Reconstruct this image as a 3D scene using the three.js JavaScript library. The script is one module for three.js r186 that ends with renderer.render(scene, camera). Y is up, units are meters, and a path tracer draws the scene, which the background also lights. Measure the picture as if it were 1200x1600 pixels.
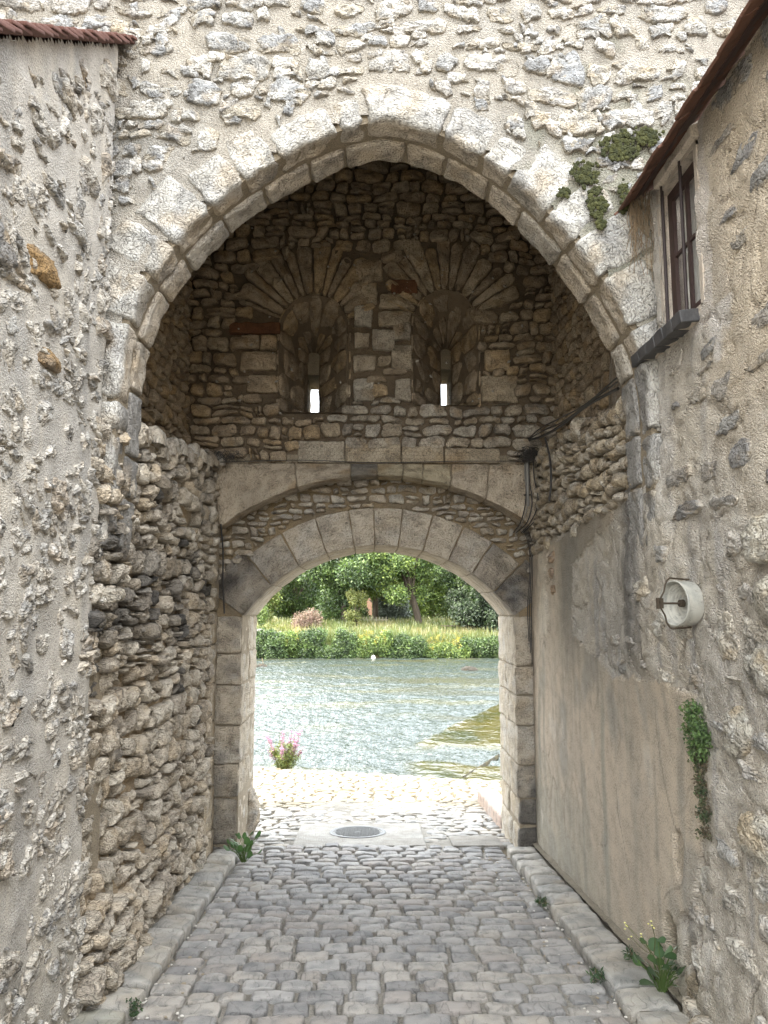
import * as THREE from 'three';
import { mergeGeometries } from 'three/addons/utils/BufferGeometryUtils.js';

// ------------------------------------------------------------------ camera, sky, sun, exposure
const scene = new THREE.Scene();
const camera = new THREE.PerspectiveCamera(67.3, 768 / 1024, 0.05, 900);
camera.position.set(0, 1.6, 0);
camera.rotation.order = 'YXZ';
camera.rotation.y = THREE.MathUtils.degToRad(-1.25);
camera.rotation.x = THREE.MathUtils.degToRad(7.1);
const EXPOSURE = 5.1;
const SUN_DIR = new THREE.Vector3(-0.54, 0.82, 0.2).normalize();
const SUN_POWER = 2.5;
const SKY_POWER = 2.3;

// ------------------------------------------------------------------ random numbers and noise
function rng(seed) {
  let a = seed >>> 0;
  return () => { a = (a + 0x6D2B79F5) >>> 0; let t = a; t = Math.imul(t ^ (t >>> 15), t | 1); t ^= t + Math.imul(t ^ (t >>> 7), t | 61); return ((t ^ (t >>> 14)) >>> 0) / 4294967296; };
}
const PERM = new Uint8Array(512);
{ const r = rng(77), p = [...Array(256).keys()]; for (let i = 255; i > 0; i--) { const j = Math.floor(r() * (i + 1)); [p[i], p[j]] = [p[j], p[i]]; } for (let i = 0; i < 512; i++) PERM[i] = p[i & 255]; }
const grad = (h, x, y, z) => { h &= 15; const u = h < 8 ? x : y, v = h < 4 ? y : h === 12 || h === 14 ? x : z; return (h & 1 ? -u : u) + (h & 2 ? -v : v); };
function noise(x, y, z = 0, wrap = 256) {
  const fx = Math.floor(x), fy = Math.floor(y), fz = Math.floor(z);
  x -= fx; y -= fy; z -= fz;
  const m = (n) => ((n % wrap) + wrap) % wrap;
  const X = m(fx), X1 = m(fx + 1), Y = m(fy), Y1 = m(fy + 1), Zi = fz & 255;
  const u = x * x * x * (x * (x * 6 - 15) + 10), v = y * y * y * (y * (y * 6 - 15) + 10), w = z * z * z * (z * (z * 6 - 15) + 10);
  const P = PERM, A = P[X] + Y, A1 = P[X] + Y1, B = P[X1] + Y, B1 = P[X1] + Y1;
  const a0 = P[A & 511] + Zi, a1 = P[A1 & 511] + Zi, b0 = P[B & 511] + Zi, b1 = P[B1 & 511] + Zi;
  const l = (t, a, b) => a + t * (b - a);
  return l(w,
    l(v, l(u, grad(P[a0 & 511], x, y, z), grad(P[b0 & 511], x - 1, y, z)), l(u, grad(P[a1 & 511], x, y - 1, z), grad(P[b1 & 511], x - 1, y - 1, z))),
    l(v, l(u, grad(P[(a0 + 1) & 511], x, y, z - 1), grad(P[(b0 + 1) & 511], x - 1, y, z - 1)), l(u, grad(P[(a1 + 1) & 511], x, y - 1, z - 1), grad(P[(b1 + 1) & 511], x - 1, y - 1, z - 1))));
}
function fbm(x, y, z = 0, oct = 4, wrap = 0) { let s = 0, a = 1, f = 1, t = 0; for (let i = 0; i < oct; i++) { s += a * noise(x * f, y * f, z + i * 7.31, wrap ? wrap * f : 256); t += a; a *= 0.5; f *= 2; } return s / t; }
const clamp = THREE.MathUtils.clamp, lerp = THREE.MathUtils.lerp;
const sstep = (a, b, x) => { const t = clamp((x - a) / (b - a), 0, 1); return t * t * (3 - 2 * t); };
const mix3 = (a, b, t) => [a[0] + (b[0] - a[0]) * t, a[1] + (b[1] - a[1]) * t, a[2] + (b[2] - a[2]) * t];
const mul3 = (a, k) => [a[0] * k, a[1] * k, a[2] * k];
const pick = (R, list) => list[Math.floor(R() * list.length) % list.length];
const between = (R, a, b) => a + R() * (b - a);

// ------------------------------------------------------------------ the sky: air and drifting clouds
{
  const W = 1024, H = 512, data = new Float32Array(W * H * 4);
  for (let row = 0; row < H; row++) {
    const up = ((row + 0.5) / H - 0.5) * Math.PI, y = Math.sin(up);
    for (let col = 0; col < W; col++) {
      const az = ((col + 0.5) / W - 0.5) * 2 * Math.PI, x = Math.cos(az) * Math.cos(up), z = Math.sin(az) * Math.cos(up);
      const e = Math.max(0, y), haze = Math.pow(1 - e, 3.2), cs = x * SUN_DIR.x + y * SUN_DIR.y + z * SUN_DIR.z;
      let c = mix3([0.36, 0.41, 0.47], [0.7, 0.71, 0.71], haze);
      c = mul3(c, 0.78 + 0.3 * (0.5 + 0.5 * cs));
      c = mix3(c, [0.9, 0.88, 0.82], 0.45 * Math.pow(Math.max(0, cs), 6));
      if (y > 0) {
        const k = 1.1 / (y + 0.22), n = fbm(x * k * 1.6 + 3.1, z * k * 1.6 + 8.7, 0.5, 5);
        const cl = sstep(-0.08, 0.3, n) * sstep(0.02, 0.16, y);
        c = mix3(c, mix3([1.0, 0.98, 0.95], [0.72, 0.74, 0.78], sstep(0.15, 0.55, n)), cl * 0.85);
      } else c = mix3([0.66, 0.7, 0.73], [0.2, 0.19, 0.17], sstep(0, -0.15, y));
      const o = (row * W + col) * 4;
      data[o] = c[0]; data[o + 1] = c[1]; data[o + 2] = c[2]; data[o + 3] = 1;
    }
  }
  const t = new THREE.DataTexture(data, W, H, THREE.RGBAFormat, THREE.FloatType);
  t.mapping = THREE.EquirectangularReflectionMapping; t.magFilter = t.minFilter = THREE.LinearFilter; t.needsUpdate = true;
  scene.background = t; scene.environment = t; scene.backgroundIntensity = SKY_POWER; scene.environmentIntensity = SKY_POWER;
}
const sun = new THREE.DirectionalLight(new THREE.Color().setRGB(1, 0.93, 0.82), SUN_POWER);
sun.position.copy(SUN_DIR).multiplyScalar(80).add(new THREE.Vector3(0, 0, -20));
sun.target.position.set(0, 0, -20);
sun.castShadow = true; sun.shadow.mapSize.set(4096, 4096);
Object.assign(sun.shadow.camera, { left: -60, right: 60, top: 60, bottom: -60, near: 1, far: 220 });
scene.add(sun, sun.target);

// ------------------------------------------------------------------ textures
const enc = (v) => Math.round(255 * clamp(v <= 0.0031308 ? v * 12.92 : 1.055 * Math.pow(Math.max(v, 0), 1 / 2.4) - 0.055, 0, 1));
function tex(size, metres, fn, color, w = size, h = size, mh = metres) {
  const d = new Uint8Array(w * h * 4);
  for (let j = 0; j < h; j++) for (let i = 0; i < w; i++) {
    const c = fn((i + 0.5) / w, (j + 0.5) / h), o = (j * w + i) * 4;
    if (color) { d[o] = enc(c[0]); d[o + 1] = enc(c[1]); d[o + 2] = enc(c[2]); } else d[o] = d[o + 1] = d[o + 2] = Math.round(255 * clamp(c, 0, 1));
    d[o + 3] = 255;
  }
  const t = new THREE.DataTexture(d, w, h);
  t.wrapS = t.wrapT = THREE.RepeatWrapping; t.magFilter = THREE.LinearFilter; t.minFilter = THREE.LinearMipmapLinearFilter; t.generateMipmaps = true;
  if (color) t.colorSpace = THREE.SRGBColorSpace;
  t.repeat.set(1 / metres, 1 / mh); t.needsUpdate = true;
  return t;
}
// weathered limestone: pores, bedding, flakes
const lime = (u, v) => {
  const bed = fbm(u * 6, v * 18, 1.5, 4, 6 * 3) * 0.5, big = fbm(u * 8, v * 8, 4.2, 6, 8), pore = noise(u * 70, v * 70, 9, 70), pore2 = noise(u * 150, v * 150, 3, 150);
  return { big, bed, pore, pore2, pit: sstep(0.28, 0.6, pore) + 0.6 * sstep(0.3, 0.6, pore2), fine: noise(u * 230, v * 230, 5, 230), ridge: Math.abs(fbm(u * 22, v * 30, 15, 3, 660)) };
};
const T_lime = tex(768, 0.8, (u, v) => { const n = lime(u, v), k = 0.9 + 0.65 * n.big + 0.3 * n.bed - 0.12 * n.pit + 0.3 * n.pore + 0.2 * n.pore2 - 0.3 * sstep(0.07, 0.0, n.ridge); return [k, k * (0.985 + 0.05 * n.bed), k * (0.96 + 0.1 * n.bed)]; }, true);
const B_lime = tex(768, 0.8, (u, v) => { const n = lime(u, v); return 0.55 + 0.6 * n.big + 0.35 * n.bed - 0.2 * n.pit + 0.25 * n.pore - 0.25 * sstep(0.08, 0.0, n.ridge); }, false);
const sand = (u, v) => ({ m: noise(u * 60, v * 60, 8, 60), g: noise(u * 120, v * 120, 1, 120), f: noise(u * 250, v * 250, 2, 250), b: fbm(u * 7, v * 7, 3, 5, 7), peb: sstep(0.35, 0.6, noise(u * 55, v * 55, 6, 55)) });
const T_sand = tex(768, 0.7, (u, v) => { const n = sand(u, v), k = 0.88 + 0.36 * n.g + 0.22 * n.f + 0.36 * n.b + 0.2 * n.peb + 0.25 * n.m; return [k, k * (0.99 - 0.05 * n.g), k * (0.97 - 0.1 * n.g)]; }, true);
const B_sand = tex(768, 0.7, (u, v) => { const n = sand(u, v); return 0.45 + 0.3 * n.g + 0.15 * n.f + 0.35 * n.b + 0.3 * n.peb + 0.25 * n.m; }, false);
const sett = (u, v) => ({ b: fbm(u * 9, v * 9, 21, 6, 9), f: noise(u * 200, v * 200, 22, 200), v: Math.abs(fbm(u * 12, v * 5, 23, 3, 5 * 12)) });
const T_sett = tex(768, 0.9, (u, v) => { const n = sett(u, v), k = 0.9 + 0.7 * n.b + 0.2 * n.f - 0.2 * sstep(0.06, 0, n.v); return [k * (1 + 0.08 * n.b), k, k * (1 - 0.05 * n.b)]; }, true);
const B_sett = tex(768, 0.9, (u, v) => { const n = sett(u, v); return 0.5 + 0.7 * n.b + 0.12 * n.f - 0.2 * sstep(0.06, 0, n.v); }, false);
const B_ripple = tex(768, 1.6, (u, v) => 0.5 + 0.45 * (noise(u * 16, v * 11, 31, 176) + 0.6 * noise(u * 34, v * 24, 32, 816) + 0.35 * noise(u * 64, v * 50, 33, 1600)), false);
const std = (o) => new THREE.MeshStandardMaterial({ roughness: 0.95, metalness: 0, ...o });
const M = {
  stone: std({ map: T_lime, bumpMap: B_lime, bumpScale: 0.022, vertexColors: true }),
  mortar: std({ map: T_sand, bumpMap: B_sand, bumpScale: 0.018, vertexColors: true, roughness: 1 }),
  trowel: std({ map: T_sand, bumpMap: B_sand, bumpScale: 0.009, vertexColors: true, roughness: 1 }),
  sett: std({ map: T_sett, bumpMap: B_sett, bumpScale: 0.012, vertexColors: true, roughness: 0.72 }),
  core: std({ color: new THREE.Color().setRGB(0.3, 0.25, 0.18), map: T_sand, bumpMap: B_sand, bumpScale: 0.01 }),
  tile: std({ color: new THREE.Color().setRGB(0.15, 0.07, 0.054), map: T_sett, bumpMap: B_sett, bumpScale: 0.003, roughness: 0.85 }),
  tileDark: std({ color: new THREE.Color().setRGB(0.13, 0.06, 0.038), map: T_sett, bumpMap: B_sett, bumpScale: 0.004, roughness: 0.85 }),
  brick: std({ color: new THREE.Color().setRGB(0.07, 0.068, 0.07), map: T_sett, bumpMap: B_sett, bumpScale: 0.003, roughness: 0.6 }),
  timber: std({ color: new THREE.Color().setRGB(0.055, 0.03, 0.026), map: T_sett, roughness: 0.6 }),
  wood: std({ color: new THREE.Color().setRGB(0.17, 0.075, 0.035), map: T_lime, bumpMap: B_lime, bumpScale: 0.008 }),
  iron: std({ color: new THREE.Color().setRGB(0.035, 0.024, 0.024), roughness: 0.6, metalness: 0.2 }),
  rust: std({ color: new THREE.Color().setRGB(0.075, 0.058, 0.04), roughness: 0.75, metalness: 0.3 }),
  castIron: std({ color: new THREE.Color().setRGB(0.16, 0.16, 0.155), roughness: 0.5, metalness: 0.6, bumpMap: B_sett, bumpScale: 0.002 }),
  enamel: std({ color: new THREE.Color().setRGB(0.46, 0.45, 0.4), map: T_sett, bumpMap: B_sett, bumpScale: 0.002, roughness: 0.55, side: THREE.DoubleSide }),
  white: std({ color: new THREE.Color().setRGB(0.62, 0.55, 0.47), map: T_lime, bumpMap: B_lime, bumpScale: 0.003 }),
  glass: new THREE.MeshPhysicalMaterial({ color: 0xffffff, transmission: 1, thickness: 0, roughness: 0.04, ior: 1.5 }),
  curtain: std({ color: new THREE.Color().setRGB(0.5, 0.5, 0.47) }),
  cable: std({ color: new THREE.Color().setRGB(0.03, 0.028, 0.027), roughness: 0.6 }),
  cablePale: std({ color: new THREE.Color().setRGB(0.2, 0.19, 0.17), roughness: 0.6 }),
  wire: std({ color: new THREE.Color().setRGB(0.05, 0.045, 0.04), roughness: 0.7 }),
  straw: std({ color: new THREE.Color().setRGB(0.22, 0.16, 0.1) }),
  leaf: new THREE.MeshPhysicalMaterial({ color: 0xffffff, roughness: 0.75, transmission: 0.35, thickness: 0, side: THREE.DoubleSide, vertexColors: true }),
};

// ------------------------------------------------------------------ naming
const used = new Map();
function numbered(name) { const n = used.get(name) ?? 0; used.set(name, n + 1); return n ? `${name}_${String(n).padStart(3, '0')}` : name; }
function thing(name, label, category, pos = [0, 0, 0], ry = 0, group) {
  const g = new THREE.Group(); g.name = numbered(name); g.position.set(...pos); g.rotation.y = ry;
  g.userData = { label, category }; if (group) g.userData.group = group; scene.add(g); return g;
}
function mesh(name, geo, mat, parent, stuff) {
  const m = new THREE.Mesh(geo, mat); m.name = parent ? name : numbered(name); m.castShadow = m.receiveShadow = true;
  if (stuff) m.userData.kind = 'stuff';
  (parent ?? scene).add(m); return m;
}
function struct(o, label) { o.userData = { ...o.userData, kind: 'structure' }; if (label) o.userData.label = label; return o; }

// ------------------------------------------------------------------ geometry tools
function geom(pos, idx, uv, col, nor) {
  const g = new THREE.BufferGeometry();
  g.setAttribute('position', new THREE.Float32BufferAttribute(pos, 3));
  if (uv) g.setAttribute('uv', new THREE.Float32BufferAttribute(uv, 2));
  if (col) g.setAttribute('color', new THREE.Float32BufferAttribute(col, 3));
  if (idx) g.setIndex(idx);
  if (nor) g.setAttribute('normal', new THREE.Float32BufferAttribute(nor, 3)); else g.computeVertexNormals();
  return g;
}
// own colour of a stone: base tone with lichen, weathering and ochre patches
function tone(base, seed, o = {}) {
  const { lichen = 0.5, grey = 0.4, ochre = 0.15, s = 11, white = [0.58, 0.57, 0.54], dark = [0.16, 0.158, 0.155], gold = [0.45, 0.31, 0.14] } = o;
  return (x, y, z) => {
    const a = fbm(x * s + seed, y * s, z * s + seed * 0.7, 3), b = fbm(x * s * 0.7 - seed, y * s * 0.9, z * s + 5, 3), c = noise(x * s * 0.8 + 40, y * s * 0.8 + seed, z * s);
    let k = mix3(base, white, lichen * sstep(0.0, 0.32, a));
    k = mix3(k, dark, grey * sstep(0.02, 0.36, b));
    return mix3(k, gold, ochre * sstep(0.18, 0.5, c));
  };
}
function chaikin(p) { const o = []; for (let i = 0; i < p.length; i++) { const a = p[i], b = p[(i + 1) % p.length]; o.push([a[0] * 0.78 + b[0] * 0.22, a[1] * 0.78 + b[1] * 0.22], [a[0] * 0.22 + b[0] * 0.78, a[1] * 0.22 + b[1] * 0.78]); } return o; }
function resample(p, n) {
  const L = [0]; for (let i = 0; i < p.length; i++) { const a = p[i], b = p[(i + 1) % p.length]; L.push(L[i] + Math.hypot(b[0] - a[0], b[1] - a[1])); }
  const o = [], T = L[p.length]; let k = 0;
  for (let i = 0; i < n; i++) { const t = (i / n) * T; while (L[k + 1] < t) k++; const f = (t - L[k]) / (L[k + 1] - L[k] || 1), a = p[k], b = p[(k + 1) % p.length]; o.push([lerp(a[0], b[0], f), lerp(a[1], b[1], f)]); }
  return o;
}
/* one stone seen from its face: poly in the wall's plane, rising to o.H, its foot o.sink below the plane.
   Returns { geo, at } : geometry about its own middle, and that middle. */
function stone(poly, o) {
  const { smear, fo = [0.4, 0.95], fs = [0.15, 0.6], H = 0.03, sink = 0.05, round = 1, cell = 0.017, amp = 0.006, ragged = 0.012, seed = 1, color, facets = 4, dome = 0.5, tilt = 0.12, base = 0, map, layer = 0 } = o;
  const R = rng(Math.floor(seed * 7919) + 13);
  let p = poly; for (let i = 0; i < round; i++) p = chaikin(p);
  let per = 0, cx = 0, cy = 0;
  for (let i = 0; i < p.length; i++) { const a = p[i], b = p[(i + 1) % p.length]; per += Math.hypot(b[0] - a[0], b[1] - a[1]); cx += a[0] / p.length; cy += a[1] / p.length; }
  const n = clamp(Math.round(per / cell), 10, 56);
  p = resample(p, n).map(([x, y]) => [x - cx, y - cy, ragged * fbm(x * 22 + seed, y * 22, seed, 3) * 1.5, ragged * fbm(x * 22, y * 22 + seed, seed + 9, 3) * 1.5]);
  let rmin = 1e9, rmax = 0; for (const q of p) { const d = Math.hypot(q[0], q[1]); rmin = Math.min(rmin, d); rmax = Math.max(rmax, d); }
  const nr = clamp(Math.round(rmin / cell), 2, 6);
  const planes = []; for (let i = 0; i < facets; i++) { const t = R() * 6.283, s = between(R, fs[0], fs[1]); planes.push([Math.cos(t) * s, Math.sin(t) * s, H * between(R, 0.8, 1.2) + s * rmin * between(R, fo[0], fo[1])]); }
  const tx = (R() - 0.5) * 2 * tilt, ty = (R() - 0.5) * 2 * tilt;
  const top = (x, y, k) => {
    let h = H * (1 - dome * k * k * k);
    for (const f of planes) h = Math.min(h, f[2] - f[0] * x - f[1] * y);
    h += tx * x + ty * y + amp * (1.6 * fbm(x * 26 + seed * 3, y * 34, seed, 3) + 0.7 - 2.2 * Math.abs(fbm(x * 17 + seed, y * 21 + seed, 4, 2)));
    if (layer) h += layer * Math.sin((y + 0.35 * fbm(x * 9 + seed, y * 5, 2, 2) * 0.1) * 120 + 3 * noise(x * 12, y * 12, seed));
    return Math.max(h, -sink * 0.6);
  };
  const pos = [], uv = [], idx = [], ou = R() * 5, ov = R() * 5;
  const rings = [[1.0, -1], [1.0, 0], [0.93, 1]]; for (let i = 1; i <= nr; i++) rings.push([0.93 * (1 - i / (nr + 0.6)), 1]);
  for (const [s, kind] of rings) for (const [x, y, ex, ey] of p) {
    const s4 = s * s * s * s, X = x * s + ex * s4, Y = y * s + ey * s4; let h;
    if (kind < 0) h = -sink; else { h = top(X, Y, s); if (kind === 0) h = Math.max(-sink * 0.3, h * 0.72 - 0.003); }
    const rl = Math.hypot(X, Y) || 1, dn = Math.max(0, H - h) * 0.8; pos.push(X, Y, h + base); uv.push(X + ou + X / rl * dn, Y + ov + Y / rl * dn);
  }
  pos.push(0, 0, top(0, 0, 0) + base); uv.push(ou, ov);
  const nn = rings.length;
  for (let r = 0; r < nn - 1; r++) for (let i = 0; i < n; i++) { const a = r * n + i, b = r * n + (i + 1) % n; idx.push(a, b, b + n, a, b + n, a + n); }
  for (let i = 0; i < n; i++) idx.push((nn - 1) * n + i, (nn - 1) * n + (i + 1) % n, nn * n);
  const col = []; for (let i = 0; i < pos.length; i += 3) { const c = color(pos[i] + cx, pos[i + 1] + cy, pos[i + 2]); col.push(...(smear ? mix3(c, smear, 0.9 * sstep(0.55 * H, 0.0, pos[i + 2] - base + 0.35 * H * noise(pos[i] * 40 + seed, pos[i + 1] * 40))) : c)); }
  let at = [cx, cy, 0];
  if (map) { at = map(cx, cy, base); for (let i = 0; i < pos.length; i += 3) { const q = map(pos[i] + cx, pos[i + 1] + cy, pos[i + 2]); pos[i] = q[0] - at[0]; pos[i + 1] = q[1] - at[1]; pos[i + 2] = q[2] - at[2]; } }
  return { geo: geom(pos, idx, uv, col), at };
}
/* a worn squared block about its own middle; o.map bends it into place (arches) */
function block(w, h, d, o = {}) {
  const { r = 0.012, cell = 0.03, amp = 0.004, freq = 16, seed = 1, color = () => [1, 1, 1], map, skip = '', soft = 0 } = o;
  const S = [w / 2, h / 2, d / 2], rr = Math.min(r, S[0] * 0.8, S[1] * 0.8, S[2] * 0.8);
  const ax = S.map((s) => { const n = Math.max(1, Math.round((2 * s - 2 * rr) / cell)), a = [-s, -s + rr * 0.45]; for (let i = 0; i <= n; i++) a.push(-s + rr + (2 * s - 2 * rr) * i / n); a.push(s - rr * 0.45, s); return a; });
  const uniq = new Map(), P = [], C = [], faces = [];
  const vert = (q) => {
    const k = q.map((x) => Math.round(x * 1e5)).join();
    if (uniq.has(k)) return uniq.get(k);
    const c = q.map((x, i) => clamp(x, -S[i] + rr, S[i] - rr)), dd = q.map((x, i) => x - c[i]), L = Math.hypot(...dd);
    let p = L > 1e-6 ? c.map((x, i) => x + dd[i] / L * rr) : c;
    const a = amp * 2.2, [x, y, z] = p;
    p = [x + a * fbm(x * freq + seed, y * freq, z * freq, 3), y + a * fbm(x * freq, y * freq + seed, z * freq + 4, 3), z + a * fbm(x * freq, y * freq + 8, z * freq + seed, 3)];
    if (soft) { const e = (Math.abs(x) / S[0]) ** 2.5 + (Math.abs(y) / S[1]) ** 2.5; p[2] -= soft * e * (z > 0 ? 1 : 0); }
    C.push(color(p[0] , p[1], p[2]));
    P.push(map ? map(...p) : p); uniq.set(k, P.length - 1); return P.length - 1;
  };
  const R = rng(Math.floor(seed * 131) + 5), pos = [], uv = [], col = [], ids = [], idx = [];
  for (let a = 0; a < 3; a++) for (const s of [-1, 1]) {
    if (skip.includes((s < 0 ? '-' : '+') + 'xyz'[a])) continue;
    const b = (a + 1) % 3, c = (a + 2) % 3, A = ax[b], B = ax[c], start = ids.length, ou = R() * 4, ov = R() * 4;
    for (const y of B) for (const x of A) { const q = [0, 0, 0]; q[a] = s * S[a]; q[b] = x; q[c] = y; ids.push(vert(q)); if (a === 0) uv.push(q[2] + ou, q[1] + ov); else if (a === 1) uv.push(q[0] + ou, q[2] + ov); else uv.push(q[0] + ou, q[1] + ov); }
    for (let j = 0; j < B.length - 1; j++) for (let i = 0; i < A.length - 1; i++) { const k = start + j * A.length + i, l = k + A.length; if (s > 0) idx.push(k, k + 1, l + 1, k, l + 1, l); else idx.push(k, l + 1, k + 1, k, l, l + 1); }
  }
  const N = P.map(() => [0, 0, 0]);
  const va = new THREE.Vector3(), vb = new THREE.Vector3();
  for (let i = 0; i < idx.length; i += 3) {
    const [a, b, c] = [ids[idx[i]], ids[idx[i + 1]], ids[idx[i + 2]]];
    va.set(P[b][0] - P[a][0], P[b][1] - P[a][1], P[b][2] - P[a][2]); vb.set(P[c][0] - P[a][0], P[c][1] - P[a][1], P[c][2] - P[a][2]); va.cross(vb);
    for (const v of [a, b, c]) { N[v][0] += va.x; N[v][1] += va.y; N[v][2] += va.z; }
  }
  let at = [0, 0, 0]; if (map) at = map(0, 0, 0);
  const nor = [];
  for (const i of ids) { pos.push(P[i][0] - at[0], P[i][1] - at[1], P[i][2] - at[2]); col.push(...C[i]); const L = Math.hypot(...N[i]) || 1; nor.push(N[i][0] / L, N[i][1] / L, N[i][2] / L); }
  return { geo: geom(pos, idx, uv, col, nor), at };
}
function placed(geo, at) { const g = geo.clone(); g.translate(...at); return g; }
/* a lumpy sheet: u,v in the wall's plane, h above it */
function field(u0, u1, v0, v1, step, hFn, colFn, mask, map) {
  const nu = Math.round((u1 - u0) / step), nv = Math.round((v1 - v0) / step), pos = [], uv = [], col = [], idx = [];
  for (let j = 0; j <= nv; j++) for (let i = 0; i <= nu; i++) {
    const u = u0 + (u1 - u0) * i / nu, v = v0 + (v1 - v0) * j / nv, h = hFn(u, v), q = map ? map(u, v, h) : [u, v, h];
    pos.push(...q); uv.push(u, v); col.push(...colFn(u, v, h));
  }
  for (let j = 0; j < nv; j++) for (let i = 0; i < nu; i++) {
    if (mask && !mask(u0 + (u1 - u0) * (i + 0.5) / nu, v0 + (v1 - v0) * (j + 0.5) / nv)) continue;
    const a = j * (nu + 1) + i, b = a + nu + 1; idx.push(a, a + 1, b + 1, a, b + 1, b);
  }
  return geom(pos, idx, uv, col);
}
/* roughly coursed rubble: list of { poly, x, y, w, h } */
function courses(R, u0, u1, v0, v1, o) {
  const { h = [0.07, 0.13], w = [0.1, 0.25], gap = 0.012, warp = 0.03, split = 0.2, jit = 0.012, ws = 3 } = o, out = [];
  const W = (x, y) => [x + warp * 1.5 * noise(x * ws, y * ws, 3.3), y + warp * 1.5 * noise(x * ws, y * ws, 8.8)];
  const add = (a, b, c, d) => {
    const g = gap / 2 + R() * gap * 0.4, J = () => (R() - 0.5) * 2 * jit, w2 = b - a, h2 = d - c;
    if (w2 < 0.03 || h2 < 0.025) return;
    const P = [[a + g + J(), c + g + J()], [(a + b) / 2 + J() * 2, c + g + J()], [b - g + J(), c + g + J()], [b - g + J(), d - g + J()], [(a + b) / 2 + J() * 2, d - g + J()], [a + g + J(), d - g + J()]].map(([x, y]) => W(x, y));
    const m = W((a + b) / 2, (c + d) / 2); out.push({ poly: P, x: m[0], y: m[1], w: w2, h: h2 });
  };
  for (let v = v0; v < v1;) {
    const ch = between(R, h[0], h[1]);
    for (let u = u0 - R() * w[1]; u < u1;) {
      let cw = between(R, w[0], w[1]) * (0.75 + 0.25 * ch / h[0] * 0.6);
      if (R() < split && ch > h[0] * 1.15) { const m = v + ch * between(R, 0.38, 0.62); if (R() < 0.5) { add(u, u + cw, v, m); add(u, u + cw, m, v + ch); } else { const k = u + cw * between(R, 0.35, 0.65); add(u, k, v, v + ch); add(k, u + cw, v, m); add(k, u + cw, m, v + ch); } }
      else add(u, u + cw, v, v + ch);
      u += cw;
    }
    v += ch;
  }
  return out;
}
/* put a list of finished stones on a thing: those that show largest as parts, the others joined */
function lay(parent, name, list, mat, most = 300, rank = null) {
  if (rank) list.sort((a, b) => rank(b.at) - rank(a.at));
  list.slice(0, most).forEach((s) => { const m = mesh(name, s.geo, mat, parent); m.position.set(...s.at); });
  if (list.length > most) mesh(name + '_rest', mergeGeometries(list.slice(most).map((s) => placed(s.geo, s.at))), mat, parent, true);
}
function inPoly(x, y, p) { let c = false; for (let i = 0, j = p.length - 1; i < p.length; j = i++) if ((p[i][1] > y) !== (p[j][1] > y) && x < (p[j][0] - p[i][0]) * (y - p[i][1]) / (p[j][1] - p[i][1]) + p[i][0]) c = !c; return c; }
function extrude(points, z0, z1, holes = []) {
  const s = new THREE.Shape(points.map((p) => new THREE.Vector2(...p)));
  for (const h of holes) s.holes.push(new THREE.Path(h.map((p) => new THREE.Vector2(...p))));
  const g = new THREE.ExtrudeGeometry(s, { depth: z1 - z0, bevelEnabled: false, curveSegments: 4 }); g.translate(0, 0, z0); return g;
}
const tube = (pts, r, seg = 40, rad = 6) => new THREE.TubeGeometry(new THREE.CatmullRomCurve3(pts.map((p) => new THREE.Vector3(...p))), seg, r, rad, false);
function boxAt(w, h, d, x, y, z, rx = 0, ry = 0, rz = 0) { const g = new THREE.BoxGeometry(w, h, d); g.rotateX(rx); g.rotateY(ry); g.rotateZ(rz); g.translate(x, y, z); return g; }

/* an arch line: points left to right, walked by length */
function archLine(fn, n = 160) {
  const P = []; for (let i = 0; i <= n; i++) P.push(fn(i / n));
  const L = [0]; for (let i = 1; i <= n; i++) L.push(L[i - 1] + Math.hypot(P[i][0] - P[i - 1][0], P[i][1] - P[i - 1][1]));
  const at = (s) => {
    s = clamp(s, 0, L[n] - 1e-6); let lo = 0, hi = n; while (hi - lo > 1) { const m = (lo + hi) >> 1; if (L[m] <= s) lo = m; else hi = m; }
    const f = (s - L[lo]) / (L[hi] - L[lo]); return [lerp(P[lo][0], P[hi][0], f), lerp(P[lo][1], P[hi][1], f)];
  };
  const normal = (s) => { const a = at(s - 0.05), b = at(s + 0.05), dx = b[0] - a[0], dy = b[1] - a[1], l = Math.hypot(dx, dy); return [-dy / l, dx / l]; };
  return { P, len: L[n], at, normal, offset: (d) => { const o = []; for (let i = 0; i <= n; i++) { const s = L[n] * i / n, a = at(s), m = normal(s); o.push([a[0] + m[0] * d, a[1] + m[1] * d]); } return o; } };
}
const SLOPE = 0.076, roadY = (z) => SLOPE * z;
const ZA = -3.85, ZS = -6.7, ZG = -7.0, ZB = -7.92, WATER = -1.12;

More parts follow.
